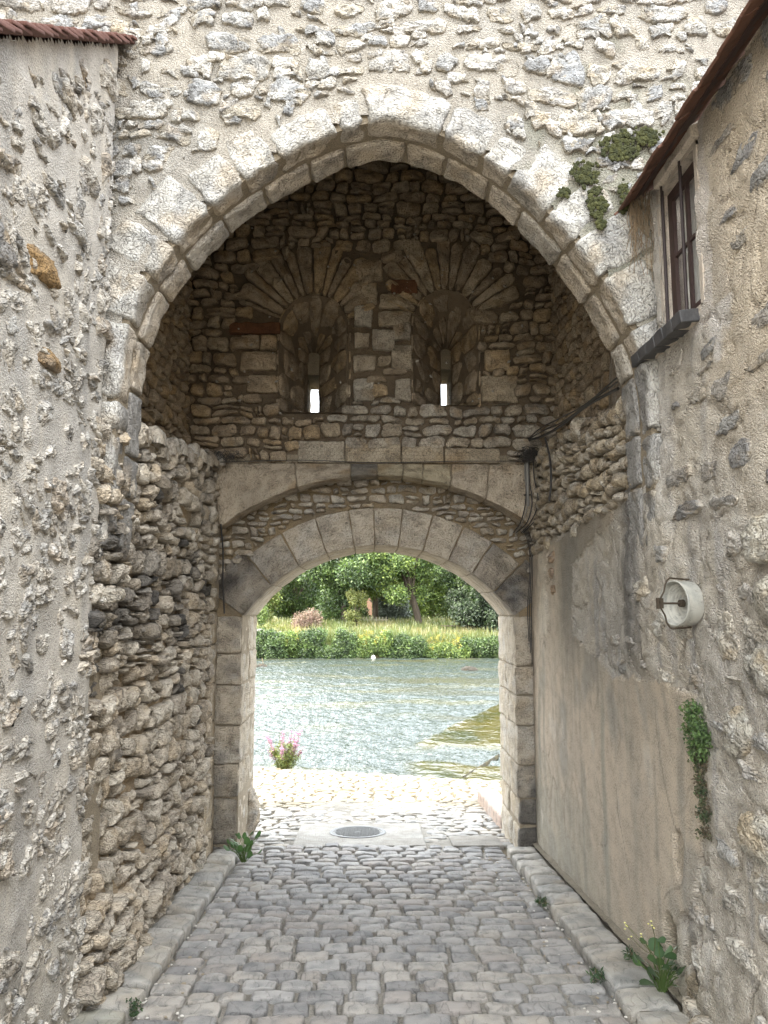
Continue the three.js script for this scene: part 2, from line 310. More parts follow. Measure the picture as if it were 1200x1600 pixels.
// ================================================================== OUTER GATEWAY WALL (the pointed arch)
const bigArch = (() => {
  const pts = [[-1.31, 1.9], [-1.285, 2.3], [-1.275, 2.6], [-1.253, 2.96], [-1.17, 3.25], [-1.0, 3.51], [-0.775, 3.76], [-0.56, 3.93], [-0.33, 4.07], [-0.1, 4.17], [0.085, 4.21], [0.256, 4.18], [0.497, 4.085], [0.736, 3.92], [0.971, 3.685], [1.185, 3.413], [1.344, 3.133], [1.421, 2.942], [1.46, 2.685], [1.462, 2.3], [1.48, 1.9]];
  const c = new THREE.CatmullRomCurve3(pts.map((p) => new THREE.Vector3(p[0], p[1], 0)), false, 'centripetal');
  return archLine((t) => { const q = c.getPointAt(t); return [q.x, q.y]; }, 240);
})();
const facadeTone = (seed, R) => {
  const base = pick(R, [[0.5, 0.48, 0.45], [0.44, 0.43, 0.405], [0.37, 0.37, 0.365], [0.55, 0.53, 0.49], [0.47, 0.43, 0.36], [0.34, 0.345, 0.35]]);
  return tone(base, seed, { lichen: 0.9, grey: 0.6, ochre: 0.3, s: 13, white: [0.68, 0.67, 0.64], dark: [0.2, 0.203, 0.21] });
};
{
  const g = thing('gateway_wall', 'tall rubble wall with the big pointed stone arch at the front of the passage', 'wall', [0, 0, ZA]);
  const out = bigArch.offset(0.012), hole = [[1.58, -1.2], [1.58, 1.9], ...out.slice().reverse(), [-1.4, 1.9], [-1.4, -1.2]];
  mesh('wall_core', extrude([[-7, -1.2], [-7, 6.6], [6, 6.6], [6, -1.2], ...hole], -0.39, -0.035), M.core, g);
  const near = (x, y) => { let d = 1e9, k = 0; for (let i = 0; i < bigArch.P.length; i += 2) { const q = bigArch.P[i], e = Math.hypot(x - q[0], y - q[1]); if (e < d) { d = e; k = i; } } return [d, k / (bigArch.P.length - 1) * bigArch.len]; };
  const dist = (x, y) => { let d = 1e9, k = 0; for (let i = 0; i < bigArch.P.length; i += 3) { const q = bigArch.P[i], e = Math.hypot(x - q[0], y - q[1]); if (e < d) { d = e; k = i; } } return d; };
  const inside = (x, y) => inPoly(x, y, [...bigArch.P, [1.48, -2], [-1.31, -2]]);
  const mcol = (u, v) => {
    const a = fbm(u * 1.6, v * 1.6, 2, 4), b = fbm(u * 5, v * 5, 7, 3), moss = sstep(0.35, 0, Math.hypot((u - 1.35) * 0.8, (v - 3.75) * 0.6) - 0.2 + 0.5 * b);
    let c = mix3([0.47, 0.43, 0.37], [0.39, 0.365, 0.325], sstep(-0.2, 0.4, a)); c = mix3(c, [0.56, 0.53, 0.48], 0.6 * sstep(0.05, 0.4, b));
    c = mix3(c, [0.27, 0.275, 0.26], 0.75 * sstep(0.2, -0.35, u + 1.35 + 0.5 * b) * sstep(4.7, 4.2, v));
    return mix3(c, [0.2, 0.21, 0.15], 0.55 * moss);
  };
  mesh('mortar', field(-2.9, 2.7, 1.3, 5.9, 0.028, (u, v) => 0.02 * fbm(u * 4, v * 4, 1, 4) + 0.012 * fbm(u * 14, v * 14, 5, 3) - 0.012, mcol, (u, v) => !inside(u, v) && dist(u, v) > 0.05 && !(u > -1.4 && u < 1.58 && v < 1.95)), M.mortar, g);
  // voussoirs: outer ends on the face, two courses of blocks on the underside
  const A = bigArch, RV = rng(21), tops = [];
  const ring = (z0, z1, lens, drop, seedBase, thick) => {
    let s = 0, i = 0; const E = A.len;
    while (s < E - 0.03) {
      let l = Math.min(lens[i % lens.length] * between(RV, 0.9, 1.1), E - s); if (E - s - l < 0.12) l = E - s;
      const sm = s + l / 2, T = thick(i, RV), seed = seedBase + i * 1.7, dz = (z0 + z1) / 2, push = z1 > -0.02 ? between(RV, 0.0, 0.014) : 0, dr = drop + between(RV, -0.006, 0.006);
      const low = A.at(sm)[1] < 2.75, base = low ? [0.3, 0.29, 0.275] : pick(RV, [[0.56, 0.49, 0.4], [0.58, 0.51, 0.42], [0.53, 0.46, 0.37], [0.5, 0.46, 0.4]]);
      const inner = tone(base, seed, { lichen: 0.3, grey: 0.45, ochre: 0.2, s: 7 }), outer = tone([0.5, 0.485, 0.45], seed, { lichen: 0.9, grey: 0.5, ochre: 0.3, s: 8, white: [0.68, 0.67, 0.64], dark: [0.25, 0.25, 0.255] });
      const b = block(l - 0.018, T, z1 - z0 - 0.012, { r: z1 > -0.02 ? 0.03 : 0.018, cell: 0.022, amp: z1 > -0.02 ? 0.013 : 0.008, seed, freq: 12,
        color: (x, y, z) => (z1 > -0.02 ? mix3(inner(x, y, z), outer(x, y, z), sstep(-0.03, 0.02, z - (z1 - z0) / 2 + 0.03)) : inner(x, y, z)),
        map: (x, y, z) => { const q = A.at(sm + x), n = A.normal(sm + x * 0.9), rr = y + T / 2 + dr; return [q[0] + n[0] * rr, q[1] + n[1] * rr, dz + z + push]; } });
      const m = mesh('voussoir', b.geo, M.stone, g); m.position.set(...b.at); if (z1 > -0.02) tops.push([s + l, T]);
      s += l; i++;
    }
  };
  ring(-0.185, 0, [0.24, 0.34, 0.17, 0.38, 0.28, 0.19, 0.3, 0.22], 0, 300, (i, R2) => (R2() < 0.35 ? between(R2, 0.14, 0.22) : between(R2, 0.24, 0.36)));
  ring(-0.385, -0.19, [0.3, 0.22, 0.34, 0.26], -0.012, 500, () => 0.26);
  // rubble showing through the lime mortar
  const R = rng(11), list = [];
  for (const c of courses(R, -2.7, 2.5, 1.6, 5.75, { h: [0.08, 0.15], w: [0.1, 0.28], gap: 0.016, warp: 0.05, split: 0.24, jit: 0.022 })) {
    if (inside(c.x, c.y)) continue;
    const [d, sAt] = near(c.x, c.y), T = (tops.find((t) => sAt <= t[0]) ?? [0, 0.3])[1]; if (d < T + 0.035 && c.y > 1.9) continue;
    if (R() < 0.06) continue;
    const k = between(R, 0.66, 1.12), ky = k * between(R, 0.7, 1.0), seed = list.length + 1.5;
    let mx = 0, my = 0; for (const q of c.poly) { mx += q[0] / 6; my += q[1] / 6; }
    const rot = (R() - 0.5) * 0.3, cs = Math.cos(rot), sn = Math.sin(rot);
    const poly = c.poly.map(([x, y]) => { const X = (x - mx) * k, Y = (y - my) * ky; return [mx + X * cs - Y * sn, my + X * sn + Y * cs]; });
    list.push(stone(poly, { H: between(R, 0.002, 0.015), sink: 0.03, seed, cell: 0.013, amp: 0.009, ragged: 0.02, facets: 2, tilt: 0.1, dome: 0.5, layer: 0.0016, smear: [0.43, 0.385, 0.31], color: facadeTone(seed, R) }));
  }
  for (const c of courses(R, -2.0, 2.0, 1.9, 5.3, { h: [0.05, 0.1], w: [0.05, 0.13], gap: 0.014, warp: 0.06, split: 0.2, jit: 0.014 })) {
    if (inside(c.x, c.y) || R() < 0.6) continue;
    const [d, sAt] = near(c.x, c.y), T = (tops.find((t) => sAt <= t[0]) ?? [0, 0.3])[1]; if (d < T + 0.02 && c.y > 1.9) continue;
    const seed = list.length + 1200; list.push(stone(c.poly, { H: between(R, 0.0, 0.009), sink: 0.03, seed, cell: 0.014, amp: 0.01, ragged: 0.016, facets: 2, tilt: 0.1, dome: 0.5, smear: [0.45, 0.41, 0.35], color: facadeTone(seed, R) }));
  }
  // big pale blocks seen beside the tile coping
  for (const [x, y, w, h] of [[-1.86, 5.02, 0.42, 0.36], [-2.35, 4.95, 0.3, 0.2]]) { const seed = list.length + 900; list.push(stone([[x - w / 2, y - h / 2], [x + w / 2 - 0.06, y - h / 2 - 0.01], [x + w / 2, y], [x + w / 2 - 0.02, y + h / 2], [x - w / 2 + 0.02, y + h / 2], [x - w / 2 - 0.03, y]], { H: 0.035, sink: 0.03, seed, amp: 0.006, facets: 2, color: tone([0.54, 0.52, 0.49], seed, { lichen: 0.6, grey: 0.25, ochre: 0.2 }) })); }
  lay(g, 'rubble_stone', list, M.stone, 300, (a) => (Math.abs(a[0]) < 1.95 && a[1] < 5 ? 1 : 0) + a[1] * 0.01);
}
// ------------------------------------------------------------------ moss on the shoulder of the arch
{
  const R = rng(31);
  const spots = [[1.165, 3.9, 0.085, 0.075, 'small cushion of dark moss left of the larger moss patch above the arch shoulder'], [1.215, 3.74, 0.06, 0.09, 'drooping tongue of green moss nearest the arch ring'], [1.35, 4.06, 0.11, 0.09, 'largest dark green moss patch on the wall just left of the tiled eave'], [1.5, 4.12, 0.08, 0.06, 'moss tuft tucked highest beside the tiled eave'], [1.37, 3.775, 0.035, 0.1, 'narrow moss strip beside the hanging dry roots'], [1.235, 3.615, 0.03, 0.025, 'lowest tiny moss dot on the arch shoulder'], [1.045, 3.79, 0.035, 0.025, 'blackish moss dot leftmost on the arch shoulder']];
  for (const [x, y, w0, h0, label] of spots) {
    const w = w0 * 1.3, h = h0 * 1.35;
    const t = thing('moss_clump', label, 'moss', [x, y, ZA + 0.02], 0, 'moss growing above the right shoulder of the arch');
    const parts = [], n = Math.round(14 + w * h * 9000);
    for (let i = 0; i < n; i++) {
      const a = R() * 6.283, r = Math.sqrt(R()) * (0.75 + 0.5 * noise(Math.cos(a) * 1.7 + x * 9, Math.sin(a) * 1.7 + y * 9, 2)), cx = Math.cos(a) * r * w, cy = Math.sin(a) * r * h, s = between(R, 0.005, 0.016) * (1.15 - 0.5 * r);
      const b = new THREE.IcosahedronGeometry(s, 2), p = b.attributes.position, col = [], k = R();
      for (let j = 0; j < p.count; j++) { const v = new THREE.Vector3().fromBufferAttribute(p, j), f = 1 + 0.5 * noise(v.x * 190 + i, v.y * 190, v.z * 190); v.multiplyScalar(f); p.setXYZ(j, v.x + cx, v.y + cy, v.z * 0.7); col.push(...mix3([0.02, 0.024, 0.008], [0.07, 0.072, 0.02], k * 0.7 + 0.3 * (f - 0.7))); }
      b.setAttribute('color', new THREE.Float32BufferAttribute(col, 3)); b.computeVertexNormals(); parts.push(b);
    }
    mesh('moss', mergeGeometries(parts), std({ vertexColors: true, roughness: 1 }), t);
  }
  const t = thing('dry_roots', 'hanging tangle of dry brown roots below the eave beside the window', 'roots', [1.43, 3.72, ZA + 0.02]);
  const gs = []; for (let i = 0; i < 46; i++) { const x = between(R, -0.05, 0.07), l = between(R, 0.1, 0.42); gs.push(tube([[x, between(R, 0, 0.08), 0.02 + R() * 0.03], [x + between(R, -0.03, 0.03), -l * 0.5, 0.03], [x + between(R, -0.05, 0.05), -l, 0.012]], 0.0016, 8, 4)); }
  mesh('root', mergeGeometries(gs), M.straw, t, true);
}

// ================================================================== LEFT BOUNDARY WALL WITH TILE COPING
{
  const g = thing('boundary_wall', 'rendered left wall with knobbly stones poking out and a red tile coping', 'wall', [-1.33, 0, 0], Math.PI / 2);
  const top = (u) => 1.7 + 0.76 * u, U1 = 3.835;
  mesh('wall_core', extrude([[0.4, -0.4], [U1, -0.6], [U1, top(U1) - 0.02], [0.4, top(0.4) - 0.02]], -0.36, -0.03), M.core, g);
  const h = (u, v) => 0.022 * fbm(u * 2.6, v * 2.6, 4, 3) + 0.011 * fbm(u * 9, v * 9, 6, 3) - 0.03 * sstep(U1 - 0.06, U1, u) + 0.03 * sstep(0.35, -0.3, v);
  const mcol = (u, v) => {
    const a = fbm(u * 2, v * 0.9, 3, 4), b = fbm(u * 7, v * 2.2, 9, 3), st = sstep(0.05, 0.4, fbm(u * 5, v * 0.7, 14, 3));
    let c = mix3([0.55, 0.515, 0.465], [0.475, 0.45, 0.415], sstep(-0.2, 0.3, a)); c = mix3(c, [0.6, 0.55, 0.47], 0.6 * sstep(0.0, 0.35, b)); c = mix3(c, [0.33, 0.32, 0.305], 0.6 * st);
    return mix3(c, [0.24, 0.225, 0.18], 0.5 * sstep(0.5, -0.3, v + 0.4 * b));
  };
  mesh('render_coat', field(0.5, U1, -0.5, 4.7, 0.026, h, mcol, (u, v) => v < top(u) - 0.01), M.trowel, g);
  const R = rng(41), list = [];
  for (const c of courses(R, 0.9, U1 - 0.03, -0.3, 4.6, { h: [0.1, 0.21], w: [0.12, 0.29], gap: 0.02, warp: 0.1, split: 0.22, jit: 0.03 })) {
    if (c.y > top(c.x) - 0.16 || c.x > U1 - 0.06 || R() < 0.14) continue;
    const k = R() < 0.3 ? between(R, 0.34, 0.55) : between(R, 0.62, 1.08), seed = list.length + 2000; let mx = 0, my = 0; for (const q of c.poly) { mx += q[0] / 6; my += q[1] / 6; }
    const poly = c.poly.map(([x, y]) => [mx + (x - mx) * k, my + (y - my) * k * between(R, 0.8, 1.05)]);
    const base = pick(R, [[0.54, 0.51, 0.46], [0.5, 0.465, 0.41], [0.42, 0.41, 0.39], [0.58, 0.55, 0.5], [0.46, 0.4, 0.33]]);
    list.push(stone(poly, { H: R() < 0.5 ? between(R, 0.002, 0.008) : between(R, 0.006, 0.022), sink: 0.045, base: h(c.x, c.y), seed, cell: 0.012, amp: 0.014, ragged: 0.022, facets: 2, tilt: 0.2, dome: 0.55, layer: 0.002, smear: [0.53, 0.48, 0.405], color: tone(base, seed, { lichen: 0.8, grey: 0.7, ochre: 0.25, s: 14, white: [0.64, 0.62, 0.58] }) }));
  }
  for (const c of courses(R, 1.6, U1 - 0.03, -0.3, 4.6, { h: [0.06, 0.11], w: [0.05, 0.13], gap: 0.014, warp: 0.1, split: 0.2, jit: 0.016 })) {
    if (c.y > top(c.x) - 0.16 || c.x > U1 - 0.05 || R() < 0.55) continue;
    const seed = list.length + 2400, base = pick(R, [[0.54, 0.51, 0.46], [0.5, 0.465, 0.41], [0.42, 0.41, 0.39], [0.58, 0.55, 0.5], [0.38, 0.36, 0.33]]);
    list.push(stone(c.poly, { H: between(R, 0.001, 0.014), sink: 0.03, base: h(c.x, c.y), seed, cell: 0.013, amp: 0.012, ragged: 0.018, facets: 2, tilt: 0.15, dome: 0.5, smear: [0.53, 0.48, 0.405], color: tone(base, seed, { lichen: 0.7, grey: 0.7, ochre: 0.2, s: 14, white: [0.64, 0.62, 0.58] }) }));
  }
  // the two ochre stones half way up
  for (const [u, v, w, hh] of [[3.02, 2.98, 0.3, 0.12], [3.12, 2.62, 0.24, 0.08], [2.62, 2.9, 0.3, 0.16]]) { const seed = list.length + 2900; list.push(stone([[u - w / 2, v - hh / 2], [u + w / 2, v - hh / 2 + 0.01], [u + w / 2 + 0.01, v + hh / 2], [u - w / 2, v + hh / 2]], { H: 0.03, sink: 0.04, base: h(u, v), seed, amp: 0.008, facets: 3, color: tone(u > 3 ? [0.34, 0.22, 0.1] : [0.27, 0.26, 0.25], seed, { lichen: 0.15, grey: 0.6, ochre: 0.5 }) })); }
  lay(g, 'embedded_stone', list, M.stone, 300, (a) => (a[0] > 2.3 ? 1 : 0) + a[0] * 0.1);
  // coping: overlapping plain tiles climbing to the gateway
  const sl = Math.atan(0.76), tg = (() => { const a = block(0.175, 0.46, 0.016, { r: 0.005, cell: 0.06, amp: 0.0022, seed: 4 }).geo; return a; })();
  let k = 0;
  for (let u = 1.2; u < U1 + 0.02; u += 0.078) {
    const m = mesh('coping_tile', tg, M.tile, g); m.rotation.order = 'ZYX';
    m.position.set(u, top(u) + 0.03 + 0.002 * Math.sin(k * 2.1), -0.16 + 0.008 * Math.sin(k * 1.7)); m.rotation.set(-Math.PI / 2, 0, 0); const q = new THREE.Object3D(); q.rotation.z = sl - 0.2; m.quaternion.copy(new THREE.Quaternion().setFromAxisAngle(new THREE.Vector3(0, 0, 1), sl - 0.17 + 0.02 * Math.sin(k * 3)).multiply(new THREE.Quaternion().setFromAxisAngle(new THREE.Vector3(1, 0, 0), -Math.PI / 2))); k++;
  }
}

// ================================================================== LEFT PASSAGE WALL (robbed, dry rubble) and its upper set-back
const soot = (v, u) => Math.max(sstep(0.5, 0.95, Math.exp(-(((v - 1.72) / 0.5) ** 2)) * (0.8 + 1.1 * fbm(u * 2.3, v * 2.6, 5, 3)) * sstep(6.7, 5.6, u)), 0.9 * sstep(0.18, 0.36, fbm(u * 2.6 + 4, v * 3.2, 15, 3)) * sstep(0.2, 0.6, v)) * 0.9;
const innerTones = [[0.55, 0.49, 0.405], [0.5, 0.44, 0.355], [0.58, 0.53, 0.45], [0.45, 0.4, 0.335], [0.53, 0.45, 0.345]];
const caveTones = [[0.53, 0.42, 0.295], [0.47, 0.37, 0.26], [0.56, 0.46, 0.33], [0.42, 0.335, 0.24], [0.55, 0.41, 0.25]];
const caveTone = (base, seed, o = {}) => tone(base, seed, { lichen: 0.3, grey: 0.35, ochre: 0.35, white: [0.55, 0.48, 0.38], dark: [0.15, 0.118, 0.085], gold: [0.36, 0.22, 0.08], ...o });
{
  const g = thing('passage_wall', 'left passage wall of crumbling blackened rubble, its face robbed out, below a ledge', 'wall', [-1.3, 0, 0], Math.PI / 2);
  const ledge = (u) => 2.53 + 0.12 * (u - 4.1) + 0.05 * noise(u * 3, 2, 1);
  const relief = (u, v) => 0.075 * fbm(u * 1.7, v * 1.5, 12, 3) - 0.1 * sstep(0.9, 0.2, Math.hypot((u - 4.35) * 0.9, (v - 0.75) * 0.75)) - 0.03 * sstep(6.6, 6.9, u) + 0.1 * sstep(0.35, -0.25, v) * sstep(4.9, 4.2, u);
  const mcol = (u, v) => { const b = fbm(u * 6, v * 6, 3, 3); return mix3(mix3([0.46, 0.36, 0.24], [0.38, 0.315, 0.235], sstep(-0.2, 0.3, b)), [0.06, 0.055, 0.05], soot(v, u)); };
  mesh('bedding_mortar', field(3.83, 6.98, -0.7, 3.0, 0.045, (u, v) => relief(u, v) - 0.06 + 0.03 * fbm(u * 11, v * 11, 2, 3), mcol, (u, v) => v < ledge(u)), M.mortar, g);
  mesh('wall_core', extrude([[3.87, -0.8], [7.0, -0.8], [7.0, 2.55], [3.87, 2.2]], -0.7, -0.3), M.core, g);
  const R = rng(51), list = [];
  for (const c of courses(R, 3.84, 6.6, -0.62, 3.0, { h: [0.07, 0.15], w: [0.09, 0.23], gap: 0.014, warp: 0.055, split: 0.3, jit: 0.016, ws: 2.4 })) {
    if (c.y > ledge(c.x) + 0.03) continue;
    if (R() < 0.05) continue;
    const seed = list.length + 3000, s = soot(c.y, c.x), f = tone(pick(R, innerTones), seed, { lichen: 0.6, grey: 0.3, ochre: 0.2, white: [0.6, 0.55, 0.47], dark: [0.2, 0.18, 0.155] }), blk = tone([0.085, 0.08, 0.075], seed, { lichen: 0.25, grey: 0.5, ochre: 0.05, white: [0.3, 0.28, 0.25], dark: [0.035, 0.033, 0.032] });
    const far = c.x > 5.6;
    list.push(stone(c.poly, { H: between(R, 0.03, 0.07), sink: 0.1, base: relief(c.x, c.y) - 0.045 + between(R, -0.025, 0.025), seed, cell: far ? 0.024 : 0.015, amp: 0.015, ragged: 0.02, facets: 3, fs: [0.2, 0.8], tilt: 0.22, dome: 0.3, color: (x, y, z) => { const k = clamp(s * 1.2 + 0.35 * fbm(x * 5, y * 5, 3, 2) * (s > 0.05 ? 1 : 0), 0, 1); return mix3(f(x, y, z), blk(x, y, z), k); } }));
  }
  // rubble heads lying on the ledge
  for (let u = 3.95; u < 6.7; u += between(R, 0.07, 0.14)) for (const d of [0, -0.13, -0.25]) {
    const w = between(R, 0.05, 0.09), seed = list.length + 4000, y0 = ledge(u), dd = d + between(R, -0.05, 0.05), lift = between(R, -0.02, 0.05) - d * 0.25;
    const s = stone([[-w, -w * 0.7], [w, -w * 0.6], [w * 1.1, w * 0.6], [-w * 0.8, w * 0.7]], { H: 0.06, sink: 0.05, seed, cell: 0.02, amp: 0.012, facets: 5, dome: 0.7, tilt: 0.3, color: tone(pick(R, innerTones), seed, { lichen: 0.5, grey: 0.5, dark: [0.1, 0.09, 0.08] }), map: (x, y, h) => [u + x, y0 + h + lift, dd - 0.03 + y] });
    list.push(s);
  }
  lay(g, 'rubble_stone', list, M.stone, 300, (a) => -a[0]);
  mesh('ledge_bed', field(3.9, 6.75, -0.4, 0.0, 0.05, (u, v) => ledge(u) - 0.02 + 0.03 * fbm(u * 9, v * 9, 3, 3) - v * 0.3, mcol, null, (u, v, h) => [u, h, v]), M.mortar, g);
  // squared stones of the strip beside the gate pier
  let y = -0.6; const RR = rng(55); while (y < 2.55) { const h = between(RR, 0.22, 0.42), seed = 4700 + y * 9, b = block(0.4, h - 0.012, 0.2, { seed, cell: 0.035, amp: 0.006, r: 0.015, color: tone([0.44, 0.37, 0.27], seed, { lichen: 0.4, grey: 0.35, ochre: 0.3 }) }); const m = mesh('quoin', b.geo, M.stone, g); m.position.set(6.78, y + h / 2, -0.13 + between(RR, -0.008, 0.008)); y += h; }
  // upper wall, set back above the ledge
  const up = []; const RU = rng(56);
  for (const c of courses(RU, 4.15, 6.72, 2.3, 5.7, { h: [0.07, 0.14], w: [0.1, 0.26], gap: 0.014, warp: 0.04, jit: 0.012 })) { const seed = up.length + 5000; up.push(stone(c.poly, { H: between(RU, 0.02, 0.045), sink: 0.04, base: -0.32, seed, cell: 0.026, amp: 0.008, facets: 4, tilt: 0.2, color: caveTone(pick(RU, caveTones), seed) })); }
  lay(g, 'upper_stone', up, M.stone, 200, (a) => (a[1] < 4.3 ? 1 : 0) + a[0] * 0.1);
  mesh('upper_mortar', field(4.1, 6.75, 2.2, 5.8, 0.06, (u, v) => -0.33 + 0.015 * fbm(u * 6, v * 6, 1, 3), () => [0.22, 0.165, 0.11]), M.mortar, g);
  mesh('upper_core', boxAt(2.9, 3.9, 0.4, 5.5, 4.2, -0.56), M.core, g);
}
// ================================================================== RIGHT PASSAGE WALL above the plaster
{
  const g = thing('passage_wall', 'right passage wall of pale bare rubble above the plaster, carrying the cables', 'wall', [1.5, 0, -7], -Math.PI / 2);
  const lo = (u) => 2.08 + 0.06 * u + 0.07 * noise(u * 4, 1, 5), ledge = (u) => 3.0 - 0.075 * u + 0.03 * noise(u * 4, 3, 2);
  const R = rng(61), list = [];
  mesh('bedding_mortar', field(0, 2.8, 1.8, 3.1, 0.05, (u, v) => -0.03 + 0.03 * fbm(u * 5, v * 5, 2, 3), (u, v) => mix3([0.38, 0.31, 0.22], [0.24, 0.2, 0.15], sstep(-0.1, 0.4, fbm(u * 4, v * 4, 1, 3))), (u, v) => v < ledge(u)), M.mortar, g);
  mesh('wall_core', extrude([[-0.1, 1.7], [2.78, 1.7], [2.78, 2.7], [-0.1, 2.9]], -0.5, -0.1), M.core, g);
  for (const c of courses(R, 0.3, 2.78, 1.9, 3.05, { h: [0.06, 0.12], w: [0.08, 0.21], gap: 0.014, warp: 0.05, split: 0.25, jit: 0.014 })) {
    if (c.y < lo(c.x) - 0.03 || c.y > ledge(c.x)) continue; const seed = list.length + 6000;
    list.push(stone(c.poly, { H: between(R, 0.03, 0.065), sink: 0.06, base: 0.015 * noise(c.x * 3, c.y * 3) - 0.012, seed, cell: 0.018, amp: 0.01, ragged: 0.016, facets: 3, tilt: 0.25, dome: 0.6, color: tone(pick(R, [[0.47, 0.4, 0.3], [0.42, 0.35, 0.25], [0.5, 0.44, 0.35], [0.38, 0.32, 0.24]]), seed, { lichen: 0.45, grey: 0.25, ochre: 0.25 }) }));
  }
  for (let u = 0.35; u < 2.75; u += between(R, 0.07, 0.15)) { const w = between(R, 0.05, 0.08), seed = list.length + 6500, y0 = ledge(u); list.push(stone([[-w, -0.05], [w, -0.045], [w, 0.06], [-w, 0.05]], { H: 0.045, sink: 0.05, seed, cell: 0.02, amp: 0.01, facets: 5, dome: 0.7, color: tone([0.38, 0.31, 0.23], seed, { grey: 0.5 }), map: (x, y, h) => [u + x, y0 + h - 0.02, -0.05 + y] })); }
  lay(g, 'rubble_stone', list, M.stone, 300, (a) => a[0]);
  const up = []; const RU = rng(66);
  for (const c of courses(RU, 0.3, 2.75, 2.75, 5.7, { h: [0.07, 0.14], w: [0.1, 0.24], gap: 0.014, warp: 0.04 })) { if (c.x > 1.75 && c.x < 2.5 && c.y < 3.7) continue; const seed = up.length + 7000; up.push(stone(c.poly, { H: between(RU, 0.02, 0.04), sink: 0.04, base: -0.2, seed, cell: 0.026, amp: 0.008, facets: 4, color: caveTone(pick(RU, caveTones), seed) })); }
  { const b = stone([[1.78, 2.85], [2.48, 2.82], [2.5, 3.35], [2.42, 3.68], [1.85, 3.66], [1.76, 3.2]], { H: 0.03, sink: 0.04, base: -0.2, seed: 7777, cell: 0.025, amp: 0.008, facets: 2, color: tone([0.45, 0.38, 0.3], 7, { grey: 0.2 }) }); up.push(b); }
  lay(g, 'upper_stone', up, M.stone, 200, (a) => (a[1] < 4.3 ? 1 : 0));
  mesh('upper_mortar', field(0.25, 2.8, 2.7, 5.8, 0.06, (u, v) => -0.205 + 0.015 * fbm(u * 6, v * 6, 1, 3), () => [0.24, 0.18, 0.12]), M.mortar, g);
  mesh('ledge_bed', field(0.2, 2.8, -0.25, 0.02, 0.05, (u, v) => ledge(u) - 0.03 + 0.02 * fbm(u * 9, v * 9, 3, 3) - v * 0.2, () => [0.28, 0.22, 0.16], null, (u, v, h) => [u, h, v]), M.mortar, g);
  mesh('upper_core', boxAt(2.9, 3.3, 0.3, 1.4, 4.4, -0.4), M.core, g);
}

